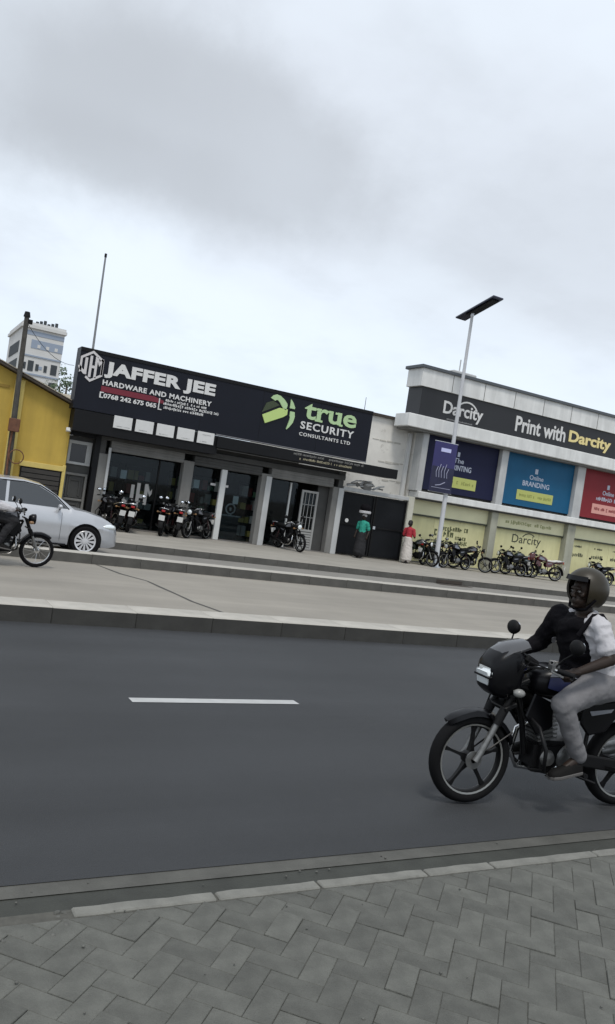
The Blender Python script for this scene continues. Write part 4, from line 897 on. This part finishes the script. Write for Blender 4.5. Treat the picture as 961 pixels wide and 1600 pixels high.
    for s in (1, -1):
        sh = T().cyl((-.56, s*.125, .33), (-.47, s*.125, .70), .014, n=nn).cyl((-.495, s*.125, .60), (-.47, s*.125, .70), .030, n=nn).build('shock_absorber', M_BLKM, b, smooth=50)
        T().tube([(-.56+.09*t+.026*math.cos(t*38), s*.125+.026*math.sin(t*38), .36+.27*t) for t in [i/(48 if fine else 24) for i in range(49 if fine else 25)]], .0055, 4).build('spring', M_CHROME if fine else M_REDP, sh)
        T().tube([(-.10, s*.08, .28), (-.10, s*.20, .29)], .010, 5).cyl((-.10, s*.17, .29), (-.10, s*.285, .295), .018, n=8).build('foot_peg', M_BLKPL, b)
        T().tube([(-.40, s*.11, .30), (-.42, s*.20, .32), (-.42, s*.26, .32)], .013, 5).build('pillion_peg', M_BLKPL, b)
    T().tube([(.02, .12, .30), (.10, .15, .25), (.14, .18, .25), (.14, .22, .25)], .008, 5).build('gear_lever', M_CHROME, b)
    T().tube([(-.15, .10, .24), (-.06, .20, .10) if not fine else (-.30, .15, .20)], .010, 5).build('side_stand', M_BLKM, b)
    if fine:
        for q, (a, c2) in enumerate(((.24, .09), (-.22, -.06), (.20, .02))): T().tube([(.27, a, .97), (.40, a*.8, 1.0-.02*q), (.44, a*.5, .90), (.38, c2, .74), (.30, c2, .60)], .0055, 5).build('cable', M_BLKPL, b, smooth=60)
        T().tube([(.30, -.20, .97), (.43, -.13, .93), (.46, -.10, .72), (.52, -.095, .52), (.60, -.085, .36)], .006, 5).build('brake_hose', M_BLKPL, b, smooth=60)
    # crash bar
    T().tube([(.25, .05, .62), (.27, .22, .58), (.26, .30, .46), (.24, .28, .32), (.18, .08, .26)], .013, nn).tube([(.25, -.05, .62), (.27, -.22, .58), (.26, -.30, .46), (.24, -.28, .32), (.18, -.08, .26)], .013, nn).build('crash_bar', M_BLKM, b, smooth=60)
    return b
# ================================================================== people helpers
def hand(mb, wrist, palm_dir, up, curl_to=None, side=1, s=1.0, r=.0088):
    """palm and five bent fingers; fingers leave along palm_dir and curl towards -up; thumb from the side of the palm"""
    w = Vector(wrist); d = Vector(palm_dir).normalized(); u = Vector(up); u = (u-d*u.dot(d)).normalized(); l = u.cross(d)*side
    mb.cap(w-d*.01, w+d*.035*s, .026*s, .030*s, 10)
    for k in range(4):
        o = (k-1.5)*.0195*s; mb.cap(w+d*.015*s+l*o*.7, w+d*.085*s+l*o, .014*s, .012*s, 8)
        L = (.040, .046, .043, .034)[k]*s; p0 = w+d*.085*s+l*o; q = R(42+6*k)
        p1 = p0+(d*math.cos(q)-u*math.sin(q))*L; q2 = R(115+4*k); p2 = p1+(d*math.cos(q2)-u*math.sin(q2))*L*.7; q3 = R(175); p3 = p2+(d*math.cos(q3)-u*math.sin(q3))*L*.5
        mb.chain([p0, p1, p2, p3], [r*1.12*s, r*s, r*.95*s, r*.8*s], 8)
    t0 = w+d*.03*s-l*.026*s; t1 = t0-l*.022*s+d*.022*s-u*.012*s; t2 = t1+d*.020*s-u*.026*s; t3 = t2+l*.014*s-u*.016*s+d*.006*s
    mb.chain([t0, t1, t2, t3], [r*1.5*s, r*1.3*s, r*1.1*s, r*.9*s], 8)
def face(mb, c, f, up, s=1.0):
    """skull, jaw, brow, nose, lips and ears round c looking along f"""
    f = Vector(f).normalized(); u = Vector(up); u = (u-f*u.dot(f)).normalized(); l = u.cross(f); c = Vector(c)
    rot = Matrix((f, l, u)).transposed()
    P = lambda a, b, d: c+f*a*s+l*b*s+u*d*s
    mb.ell(P(-.005, 0, .025), (.098*s, .076*s, .098*s), rot, 20, 14); mb.ell(P(.030, 0, -.055), (.062*s, .055*s, .062*s), rot, 16, 10)
    mb.ell(P(.072, 0, -.092), (.022*s, .026*s, .018*s), rot, 10, 8)                       # chin
    mb.cap(P(.088, -.030, .030), P(.088, .030, .030), .014*s, .014*s, 8)                   # brow
    mb.cap(P(.092, 0, .018), P(.108, 0, -.022), .009*s, .014*s, 8); mb.ell(P(.102, .013, -.026), .009*s, None, 8, 6); mb.ell(P(.102, -.013, -.026), .009*s, None, 8, 6)
    mb.cap(P(.088, -.020, -.054), P(.088, .020, -.054), .009*s, .009*s, 8); mb.cap(P(.086, -.018, -.067), P(.086, .018, -.067), .010*s, .010*s, 8)
    for q in (1, -1): mb.ell(P(-.005, q*.078, -.005), (.018*s, .008*s, .030*s), rot, 8, 6); mb.ell(P(.060, q*.045, -.015), (.025*s, .02*s, .02*s), rot, 8, 6)
    return P
def shoe(parent, heel, toe, up=(0, 0, 1), m=None):
    h, t = Vector(heel), Vector(toe); d = (t-h); L = d.length; d.normalize(); u = Vector(up); u = (u-d*u.dot(d)).normalized(); l = u.cross(d)
    rings = []; rs = []
    for k, w, hh in ((-.02, .022, .04), (.0, .034, .075), (.25, .036, .085), (.5, .042, .060), (.8, .046, .045), (.97, .034, .032), (1.03, .012, .014)):
        c = h+d*L*k; rings.append([c+l*w*math.cos(R(a))+u*(max(0, math.sin(R(a)))**.8*hh if math.sin(R(a)) > 0 else 0) for a in range(0, 360, 30)])
        rs.append([c+l*(w+.003)*x+u*y for x, y in ((1, .004), (-1, .004), (-1, -.018), (1, -.018))])
    s = MB().loft(rings).build('shoe', m or M_SHOE, parent, smooth=60); MB().loft(rs).build('sole', M_SOLE, s, bevel=.004); return s
# ================================================================== the near motorcycle and its rider
BX, BY = 4.275, 3.925; BRZ = R(171.6)
motorcycle('large black motorcycle with grey cowl crossing the near road at right', (BX, BY, .007), BRZ, M_BLKP, M_BLUEP, None, True, True)
rd = thing('person', 'rider in brown helmet, white shirt, black chest pack and grey trousers on the near motorcycle', 'person', (BX, BY, .007), BRZ)
bm_ = MB(); HC = Vector((-.105, 0, 1.475)); fw = Vector((1, .10, -.04))
Pf = face(bm_, HC, fw, (0, 0, 1), .98)
bm_.chain([(-.14, 0, 1.28), (-.125, 0, 1.38), (-.115, 0, 1.43)], [.062, .055, .055])
bm_.chain([(-.33, 0, .88), (-.25, 0, 1.08), (-.15, 0, 1.26)], [.13, .135, .11])
for s in (1, -1):
    sh_ = Vector((-.13, s*.185, 1.265)); el = Vector((-.155, s*.285, 1.075)) if s > 0 else Vector((-.06, -.33, 1.06)); wr = Vector((.115, s*.315, .985))
    bm_.chain([(-.14, s*.08, 1.30), sh_], [.06, .058]); bm_.chain([sh_, el, wr], [.052, .040, .027], 14)
    hand(bm_, wr, (1, .02*s, -.10), (0, 0, 1), side=s, s=.95)
    bm_.chain([(-.32, s*.09, .86), (.13, s*.235, .735), (-.06, s*.225, .40)], [.075, .055, .036]); bm_.cap((-.07, s*.225, .40), (.03, s*.235, .335), .034, .03)
remesh(bm_, 'body', M_SKIN, .0062, rd, 3)
for q in (1, -1):
    e = MB().ell(Pf(.084, q*.031, .010), (.012, .014, .009), None, 10, 8).build('eye', M_EYE, rd, smooth=60); MB().ell(Pf(.0935, q*.031, .010), .0055, None, 8, 6).build('pupil', M_HAIR, e, smooth=60)
sb = MB()
sb.chain([(-.36, 0, .84), (-.345, 0, .93), (-.27, 0, 1.08), (-.17, 0, 1.25)], [.150, .150, .155, .120], 18)
for s in (1, -1):
    sb.chain([(-.32, s*.05, .86), (-.24, s*.075, 1.08), (-.155, s*.085, 1.24)], [.125, .125, .105], 14)
    sh_ = Vector((-.13, s*.185, 1.265)); el = Vector((-.155, s*.285, 1.075)) if s > 0 else Vector((-.06, -.33, 1.06))
    sb.chain([(-.145, s*.09, 1.295), sh_, sh_.lerp(el, .58)], [.066, .066, .060], 14); sb.cap(sh_.lerp(el, .50), sh_.lerp(el, .62), .060, .068, 14)
remesh(sb, 'shirt', M_SHIRT, .010, rd, 4, .010, 9)
# black pack worn on the chest, with straps and the cloth over the far shoulder
vb = MB()
vb.ell((-.145, -.035, 1.12), (.125, .175, .22), Matrix.Rotation(R(20), 3, 'Y'), 18, 12); vb.ell((-.19, -.05, .95), (.135, .155, .15), None, 16, 10); vb.chain([(-.17, -.10, 1.24), (-.12, .02, 1.25)], [.11, .085])
vb.chain([(-.10, -.09, 1.20), (-.09, -.20, 1.275), (-.075, -.265, 1.17), (-.055, -.335, 1.06), (.06, -.325, 1.01)], [.10, .088, .074, .062, .05], 14); vb.cap((-.06, -.06, 1.22), (-.06, .045, 1.25), .08, .055)
vp = remesh(vb, 'chest_pack', M_VEST, .009, rd, 4, .007, 9)
MB().tube([(-.02, .10, 1.19), (-.055, .122, 1.27), (-.10, .128, 1.338), (-.17, .126, 1.345), (-.245, .115, 1.28), (-.29, .10, 1.14)], .017, 8).build('strap', M_VEST, vp, smooth=60)
tb = MB()
for s in (1, -1):
    tb.chain([(-.34, s*.085, .875), (-.10, s*.17, .835), (.125, s*.235, .745)], [.125, .102, .080], 16); tb.chain([(.125, s*.235, .74), (.035, s*.232, .57), (-.06, s*.226, .415)], [.074, .062, .056], 16)
tb.cap((-.36, -.06, .87), (-.36, .06, .87), .135, .135)
remesh(tb, 'trousers', M_TROUS, .009, rd, 3, .0055, 6)
for s in (1, -1): shoe(rd, (-.085, s*.232, .315), (.155, s*.245, .275))
# open face helmet
hr = MB(); c = HC+Vector((-.012, 0, .03)); fwn = fw.normalized(); nU, nV = 36, 18; Vv = []; Ff = []; idx = {}
def hpt(i, j, r):
    ph = PI*i/nV; th = 2*PI*j/nU; d = Vector((math.sin(ph)*math.cos(th), math.sin(ph)*math.sin(th), math.cos(ph)))
    return Vector((d.x*r*1.06, d.y*r*.93, d.z*r*1.02))
def opening(i, j):
    ph = math.degrees(PI*(i+.5)/nV); th = (math.degrees(2*PI*(j+.5)/nU)+180) % 360-180
    return (abs(th) < 56 and ph > 62) or ph > 138
for r, fl in ((.147, False), (.132, True)):
    for i in range(nV):
        for j in range(nU):
            if opening(i, j): continue
            hr.add([c+hpt(a, b_, r) for a, b_ in ((i, j), (i+1, j), (i+1, j+1), (i, j+1))], [(0, 1, 2, 3)])
for i in range(nV):
    for j in range(nU):
        if opening(i, j): continue
        for (a, b_), (di, dj) in ((((i, j), (i, j+1)), (-1, 0)), (((i+1, j), (i+1, j+1)), (1, 0)), (((i, j), (i+1, j)), (0, -1)), (((i, j+1), (i+1, j+1)), (0, 1))):
            ii, jj = i+di, (j+dj) % nU
            if 0 <= ii < nV and opening(ii, jj): hr.add([c+hpt(*a, .147), c+hpt(*b_, .147), c+hpt(*b_, .132), c+hpt(*a, .132)], [(0, 1, 2, 3)])
me = hr.mesh('helmet', M_HELM); bmx = bmesh.new(); bmx.from_mesh(me); bmesh.ops.remove_doubles(bmx, verts=bmx.verts, dist=.0008); bmesh.ops.recalc_face_normals(bmx, faces=bmx.faces); bmx.to_mesh(me); bmx.free()
me.polygons.foreach_set('use_smooth', [True]*len(me.polygons)); me.set_sharp_from_angle(angle=R(50)); hel = link('helmet', me, rd)
rings = []
for t in range(-58, 59, 8):
    d = Vector((math.cos(R(t)), math.sin(R(t)), 0)); rings.append([c+Vector((d.x*.158*1.06, d.y*.158*.93, z)) + d*(o-.012) for z, o in ((.052, 0), (.085, -.008), (.083, -.016), (.050, -.008))])
MB().loft(rings).build('visor_peak', M_BLKP, hel, smooth=40)
MB().tube([c+Vector((.02, .128, -.06)), c+Vector((.055, .085, -.135)), c+Vector((.06, 0, -.15)), c+Vector((.055, -.085, -.135)), c+Vector((.02, -.128, -.06))], .010, 6).build('chin_strap', M_VEST, hel, smooth=60)
# ================================================================== the motorcycle passing at left, its rider
LX, LY = 2.05, 14.6
motorcycle('black round headlamp motorcycle riding on the pale concrete lane at left', (LX, LY, .0), R(0), M_BLKP, M_SILV, None, False, False, alloy=False)
r2 = thing('person', 'rider in white sleeves and dark trousers on the motorcycle at the left edge', 'person', (LX, LY, 0))
bm_ = MB(); Pf = face(bm_, (-.30, 0, 1.46), (1, 0, -.03), (0, 0, 1), .98)
bm_.chain([(-.34, 0, 1.24), (-.32, 0, 1.40)], [.06, .055]); bm_.chain([(-.38, 0, .86), (-.38, 0, 1.05), (-.34, 0, 1.22)], [.13, .13, .10])
sb = MB(); tb = MB(); jb = MB()
sb.chain([(-.39, 0, .86), (-.385, 0, 1.05), (-.345, 0, 1.22)], [.15, .15, .12])
for s in (1, -1):
    sh_ = Vector((-.31, s*.185, 1.225)); el = Vector((-.14, s*.30, 1.02)); wr = Vector((.115, s*.315, .985))
    bm_.chain([sh_, el, wr], [.05, .04, .027]); hand(bm_, wr, (1, 0, -.1), (0, 0, 1), side=s, s=.95)
    sb.chain([(-.33, s*.09, 1.255), sh_, el, el.lerp(wr, .9)], [.07, .072, .066, .045])
    bm_.chain([(-.32, s*.09, .86), (.15, s*.22, .79), (-.07, s*.22, .40)], [.075, .055, .036]); bm_.cap((-.07, s*.22, .40), (.03, s*.23, .335), .034, .03)
    tb.chain([(-.34, s*.085, .86), (-.10, s*.17, .845), (.145, s*.225, .80)], [.12, .10, .08]); tb.chain([(.145, s*.225, .795), (.03, s*.225, .60), (-.06, s*.22, .40)], [.076, .068, .058]); shoe(r2, (-.085, s*.225, .33), (.155, s*.235, .30))
    jb.chain([(-.33, s*.10, 1.24), sh_, sh_.lerp(el, .55)], [.085, .085, .078])
jb.chain([(-.39, 0, .94), (-.385, 0, 1.07), (-.345, 0, 1.22)], [.165, .168, .13])
remesh(bm_, 'body', M_SKIN, .008, r2, 3); remesh(sb, 'shirt', M_SHIRT, .012, r2, 4, .01); remesh(tb, 'trousers', M_DKTR, .012, r2, 4, .01); remesh(jb, 'waistcoat', M_VEST, .012, r2)
MB().ell((-.312, 0, 1.49), (.152, .135, .135), None, 20, 12).build('helmet', M_BLKP, r2, smooth=60)
# ================================================================== pedestrians
def walker(name_lab, loc, rz, top, low, skirt, hair=True, arms='down'):
    t = thing('person', name_lab, 'person', loc, rz)
    b = MB(); face(b, (0, 0, 1.50), (1, 0, 0), (0, 0, 1), .92); b.chain([(-.02, 0, 1.28), (-.01, 0, 1.42)], [.055, .05]); b.chain([(-.02, 0, .85), (-.01, 0, 1.05), (-.015, 0, 1.25)], [.12, .11, .12])
    c = MB(); c.chain([(-.02, 0, .86), (-.01, 0, 1.05), (-.015, 0, 1.27)], [.145, .130, .125], 16); q = MB()
    for s in (1, -1):
        hip = Vector((-.01, s*.085, .86)); kn = Vector((.05*s+.02, s*.085, .46)); an_ = Vector((.12*s-.02, s*.085, .07))
        b.chain([hip, kn, an_], [.08, .055, .036]); b.cap(an_, an_+Vector((.10, 0, -.03)), .036, .028)
        sh_ = Vector((-.015, s*.165, 1.27)); el = Vector((-.06 if arms == 'down' else .0, s*.23, 1.0)); wr = Vector((.06, s*.235, .80)) if arms == 'down' else Vector((.20, s*.12, 1.05))
        b.chain([sh_, el, wr], [.048, .038, .027]); hand(b, wr, (wr-el), (1, 0, 0) if arms == 'down' else (0, 0, 1), side=s, s=.9)
        c.chain([(-.015, s*.07, 1.29), sh_, sh_.lerp(el, .75)], [.065, .066, .062])
        if not skirt: q.chain([hip, kn, an_+Vector((0, 0, .05))], [.115, .085, .065])
        shoe(t, an_+Vector((-.06, 0, -.052)), an_+Vector((.15, 0, -.052)))
    if skirt: q.chain([(-.02, 0, .92), (0, 0, .6), (.01, 0, .22)], [.15, .185, .22], 18); q.chain([(.08, 0, .24), (.02, 0, .5)], [.2, .19])
    else: q.cap((-.01, -.05, .90), (-.01, .05, .90), .13, .13)
    remesh(b, 'body', M_SKIN, .012, t, 3); remesh(c, 'top', top, .014, t, 4, .008, 8); remesh(q, 'skirt' if skirt else 'trousers', low, .016, t, 4, .008, 5)
    if hair: MB().ell((-.025, 0, 1.55), (.10, .085, .09), None, 14, 10).ell((-.09, 0, 1.50), (.06, .07, .08), None, 12, 8).build('hair', M_HAIR, t, smooth=60)
    return t
wk = walker('woman in teal blouse and long black skirt walking past the black gate', (15.58, 24.35, .18), R(215), M_TEAL, M_DKTR, True, False)
MB().ell((-.02, 0, 1.55), (.105, .09, .075), None, 14, 10).build('headscarf', M_SHIRT, wk, smooth=60)
bu = thing('head_load', 'dark bundle with a white band balanced on the head of the woman in teal', 'bundle', (15.58, 24.35, 1.80)); MB().ell((0, 0, .20), (.20, .18, .15), None, 14, 10).build('bundle', M_VEST, bu, smooth=60); MB().lathe([(.19, 0), (.215, .02), (.215, .085), (.19, .10), (.001, .10), (.001, 0)], (0, 0, 0), 'z', 18, closed=True).build('basin', M_SHIRT, bu, smooth=40)
walker('person in red shirt and long off white skirt standing at the cream gate post', (17.80, 24.55, .18), R(30), M_REDT, M_WHTR, True, True, 'fwd')
# ================================================================== parked motorcycles
GP = 'motorcycles parked in front of the shops'
pA = motorcycle('black parked motorcycle nearest the car bonnet, tail to the road', (6.35, 24.35, .18), R(100), M_BLKP, M_SILV, GP, False)
pB = motorcycle('dark red parked motorcycle with a white seat cover before the cream shop', (24.55, 24.35, .18), R(160), M_REDP, M_SILV, GP, True, pale_seat=mat('white seat cover', (.58, .57, .55), .6, bump=.4, bscale=20))
pC = motorcycle('dark green parked motorcycle beside the person in red', (18.55, 24.75, .18), R(-70), M_GRNP, M_SILV, GP, False)
def park(src, x, y, deg, lab):
    o = copy_tree(src); o.location = (x, y, .18); o.rotation_euler = (R(4), 0, R(deg)); o['label'] = lab; return o
for o in (pA, pB, pC): o.rotation_euler.x = R(4)
park(pA, 6.98, 24.30, 78, 'parked motorcycle with its tail to the road just left of the glass emblem')
park(pA, 6.62, 24.85, 115, 'parked motorcycle tucked close to the glass at the left end of the shop')
park(pA, 8.62, 24.75, 80, 'parked motorcycle pressed against the grey pillar, inner of the two there')
park(pA, 8.22, 24.35, 62, 'black parked motorcycle at the foot of the grey pillar right of the emblem')
park(pA, 9.35, 24.45, 220, 'parked motorcycle turned towards the road in front of the second bay')
park(pA, 12.72, 24.35, -80, 'parked motorcycle facing the road in front of the white louvred door')
park(pC, 19.3, 24.9, 20, 'motorcycle parked directly behind the street lamp foot')
park(pA, 20.05, 24.45, 188, 'black motorcycle parked just right of the street lamp, side on')
park(pA, 21.0, 24.7, -40, 'black motorcycle parked below the stacked black print on the cream wall, turned to the road')
park(pA, 22.95, 24.6, 172, 'black motorcycle parked left below the black wall lettering')
park(pC, 23.75, 24.8, 165, 'dark green motorcycle parked right below the black wall lettering')
park(pA, 28.4, 24.8, 175, 'black motorcycle parked at the right edge above the rider helmet')
# ================================================================== silver car
car = thing('car', 'silver saloon car standing on the service lane at the left edge', 'car', (2.77, 18.12, .002), 0)
def lerp(tab, x):
    for (a, b), (c_, d) in zip(tab, tab[1:]):
        if x <= c_: return b+(d-b)*(max(x, a)-a)/(c_-a)
    return tab[-1][1]
TOP = [(-2.15, .70), (-2.05, .93), (-1.6, 1.0), (-1.0, .98), (.0, .96), (.75, .945), (1.0, .965), (1.3, .94), (1.7, .85), (1.95, .74), (2.08, .62), (2.13, .52)]
HW = [(-2.15, .60), (-2.05, .74), (-1.7, .85), (-1.0, .895), (0, .90), (1.0, .89), (1.5, .86), (1.85, .76), (2.05, .60), (2.13, .44)]
def zlow(x):
    z = .21 if abs(x) < 1.9 else .21+.2*(abs(x)-1.9)
    for ax in (-1.28, 1.35):
        d = abs(x-ax)
        if d < .365: z = max(z, .335+math.sqrt(max(0, .365**2-d*d))*1.0)
    return z
xs = sorted(set([-2.15+4.28*i/60 for i in range(61)]+[a+.365*math.cos(R(t)) for a in (-1.28, 1.35) for t in range(0, 181, 9)]))
nz = 10
def sidept(x, k, s):
    zt = lerp(TOP, x); zl = min(zlow(x), zt-.03); t = k/nz; z = zl+(zt-zl)*t; u = (z-.2)/max(.3, zt-.2)
    bul = 1-.05*(1-min(1, u/.25))**2-.10*max(0, (u-.60)/.40)**2.2+.012*math.exp(-((z-.62)/.03)**2)
    return Vector((x, s*lerp(HW, x)*bul, z))
cb = MB()
for s in (1, -1): cb.loft([[sidept(x, k, s) for k in range(nz+1)] for x in xs], cap=False) if False else None
def grid(mb, rows):
    n = len(rows[0]); V = [p for r in rows for p in r]; F = [(i*n+j, i*n+j+1, (i+1)*n+j+1, (i+1)*n+j) for i in range(len(rows)-1) for j in range(n-1)]; mb.add(V, F)
rows = []
for x in xs:
    L_ = [sidept(x, k, -1) for k in range(nz+1)]; Rr = [sidept(x, k, 1) for k in range(nz, -1, -1)]; zt = lerp(TOP, x); hw = abs(L_[-1].y)
    mid = [Vector((x, -hw+2*hw*t/10, zt+.035*(1-(2*t/10-1)**4)*min(1, (2.15-abs(x))*2))) for t in range(1, 10)]
    rows.append(L_+mid+Rr)
grid(cb, rows)
n_ = len(rows[0]); cb.add(rows[0], [tuple(range(n_))]); cb.add(rows[-1], [tuple(range(n_))])
me = cb.mesh('body', M_CAR); bmx = bmesh.new(); bmx.from_mesh(me); bmesh.ops.remove_doubles(bmx, verts=bmx.verts, dist=.0005); bmesh.ops.recalc_face_normals(bmx, faces=bmx.faces); bmx.to_mesh(me); bmx.free()
me.polygons.foreach_set('use_smooth', [True]*len(me.polygons)); me.set_sharp_from_angle(angle=R(38)); body = link('body', me, car)
MB().bx(-1.8, 1.75, -.72, .72, .2, .60).build('underbody', M_BLKPL, car)
for ax in (-1.28, 1.35):
    for s in (1, -1):
        MB().cyl((ax, s*.55, .335), (ax, s*.80, .335), .362, n=28).build('wheel_well', M_BLKPL, car)
        w = MB().lathe([(.215, -.10), (.29, -.105), (.318, -.07), (.322, 0), (.318, .07), (.29, .105), (.215, .10)], (0, 0, 0), 'y', 36).build('wheel', M_TYRE, car, smooth=50, loc=(ax, s*.785, .322))
        mb = MB(); f_ = s*.095
        mb.lathe([(.205, f_-s*.02), (.228, f_+s*.006), (.222, f_+s*.010), (.196, f_+s*.002)], (0, 0, 0), 'y', 36).lathe([(.001, f_+s*.012), (.055, f_+s*.010), (.06, f_-s*.02), (.001, f_-s*.02)], (0, 0, 0), 'y', 18, closed=False)
        for k in range(12):
            a = R(30*k); d = Vector((math.cos(a), 0, math.sin(a))); e = Vector((-math.sin(a), 0, math.cos(a)))
            mb.loft([[d*r+e*hw*q+Vector((0, f_+s*o, 0)) for q, o in ((1, -.02), (1, .004), (-1, .004), (-1, -.02))] for r, hw in ((.05, .014), (.12, .018), (.205, .030))])
        mb.build('rim', M_WHEELW, w, smooth=35); MB().cyl((0, s*.05, 0), (0, s*.072, 0), .215, n=28).build('brake_shadow', M_BLKPL, w)
# greenhouse
RF = [(-1.75, 1.0), (-1.35, 1.20), (-.9, 1.37), (-.45, 1.44), (.0, 1.45), (.35, 1.39), (.70, 1.20), (1.05, .965)]
def ghw(x, z): return lerp(HW, x)*.90-.30*(z-.95)
gx = [-1.75+2.80*i/28 for i in range(29)]
rows = []
for x in gx:
    zt = lerp(RF, x); zb = .93; L_ = [Vector((x, -ghw(x, zb+(zt-zb)*k/6), zb+(zt-zb)*k/6)) for k in range(7)]; Rr = [Vector((p.x, -p.y, p.z)) for p in L_[::-1]]; hw = abs(L_[-1].y)
    mid = [Vector((x, -hw+2*hw*t/8, zt+.035*(1-(2*t/8-1)**2)*min(1, max(0, (zt-.95)*4)))) for t in range(1, 8)]; rows.append(L_+mid+Rr)
gb = MB(); grid(gb, rows); gb.build('roof', M_CAR, car, smooth=40)
def pane(poly, nm, off=.006):
    for s in (1, -1):
        V = []
        mb = MB()
        o = [Vector((x, s*(ghw(x, z)+off), z)) for x, z in poly]; i_ = [Vector((x, s*(ghw(x, z)-.004), z)) for x, z in poly]; n = len(poly)
        mb.add(o+i_, [tuple(range(n)), tuple(range(2*n-1, n-1, -1))]+[(j, (j+1) % n, n+(j+1) % n, n+j) for j in range(n)])
        mb.build(nm, mat('dark side glass', (.035, .04, .045), .05, coat=.6), car)
pane([(-.30, .965), (.90, .965), (.62, 1.20), (.30, 1.355), (-.02, 1.395), (-.30, 1.395)], 'side_window'); pane([(-.36, .965), (-.36, 1.39), (-.70, 1.36), (-1.05, 1.25), (-1.38, 1.05), (-1.40, .965)], 'rear_window')
for s in (1, -1):
    sg = MB(); 
    sg.tube([(.94, s*(ghw(.94, .955)+.008), .955), (.64, s*(ghw(.64, 1.215)+.008), 1.215), (.32, s*(ghw(.32, 1.37)+.008), 1.372), (-.02, s*(ghw(0, 1.41)+.008), 1.412), (-.6, s*(ghw(-.6, 1.39)+.008), 1.395)], .010, 6); sg.build('window_trim', M_BLKPL, car, smooth=60)
    mr = MB().ell((.72, s*.96, 1.0), (.05, .085, .05), None, 14, 10).build('wing_mirror', M_CAR, car, smooth=60); MB().cyl((.74, s*.84, .95), (.73, s*.93, .98), .025, n=8).build('mirror_arm', M_BLKPL, mr)
    hl = MB().ell((1.86, s*.665, .665), (.20, .10, .070), Matrix.Rotation(R(s*-28), 3, 'Z'), 16, 10).build('headlight', M_LENS, car, smooth=60)
    MB().bx(-2.12, -2.0, s*.62-.16, s*.62+.16, .72, .86).build('tail_light', M_REDL, car, bevel=.02)
    for x0, x1 in ((-.33, -.325), (.80, .805)): 
        mb = MB(); mb.tube([sidept(x0, k, s)+Vector((0, s*.001, 0)) for k in range(1, 10)], .004, 4); mb.build('door_gap', M_BLKPL, car)
    MB().bx(-.22, -.02, s*.90, s*.915, .80, .83).build('door_handle', M_CAR, car, bevel=.006)
    MB().bx(-.9, .95, s*.86-.02, s*.86+.02, .19, .225).build('sill', M_BLKPL, car)
MB().add([Vector((.99, -.72, .99)), Vector((.99, .72, .99)), Vector((.42, .58, 1.375)), Vector((.42, -.58, 1.375)), Vector((1.0, -.72, .985)), Vector((1.0, .72, .985)), Vector((.43, .58, 1.385)), Vector((.43, -.58, 1.385))], [(0, 1, 2, 3), (4, 7, 6, 5), (0, 4, 5, 1), (1, 5, 6, 2), (2, 6, 7, 3), (3, 7, 4, 0)]).build('windscreen', mat('dark side glass', (.035, .04, .045), .05), car)
MB().bx(2.04, 2.12, -.40, .40, .46, .60).build('grille', M_BLKPL, car, bevel=.02); MB().bx(2.10, 2.14, -.26, .26, .34, .45).build('number_plate', M_PLATE, car); MB().bx(1.85, 2.0, -.42, .42, .22, .32).build('air_dam', M_BLKPL, car, bevel=.02)
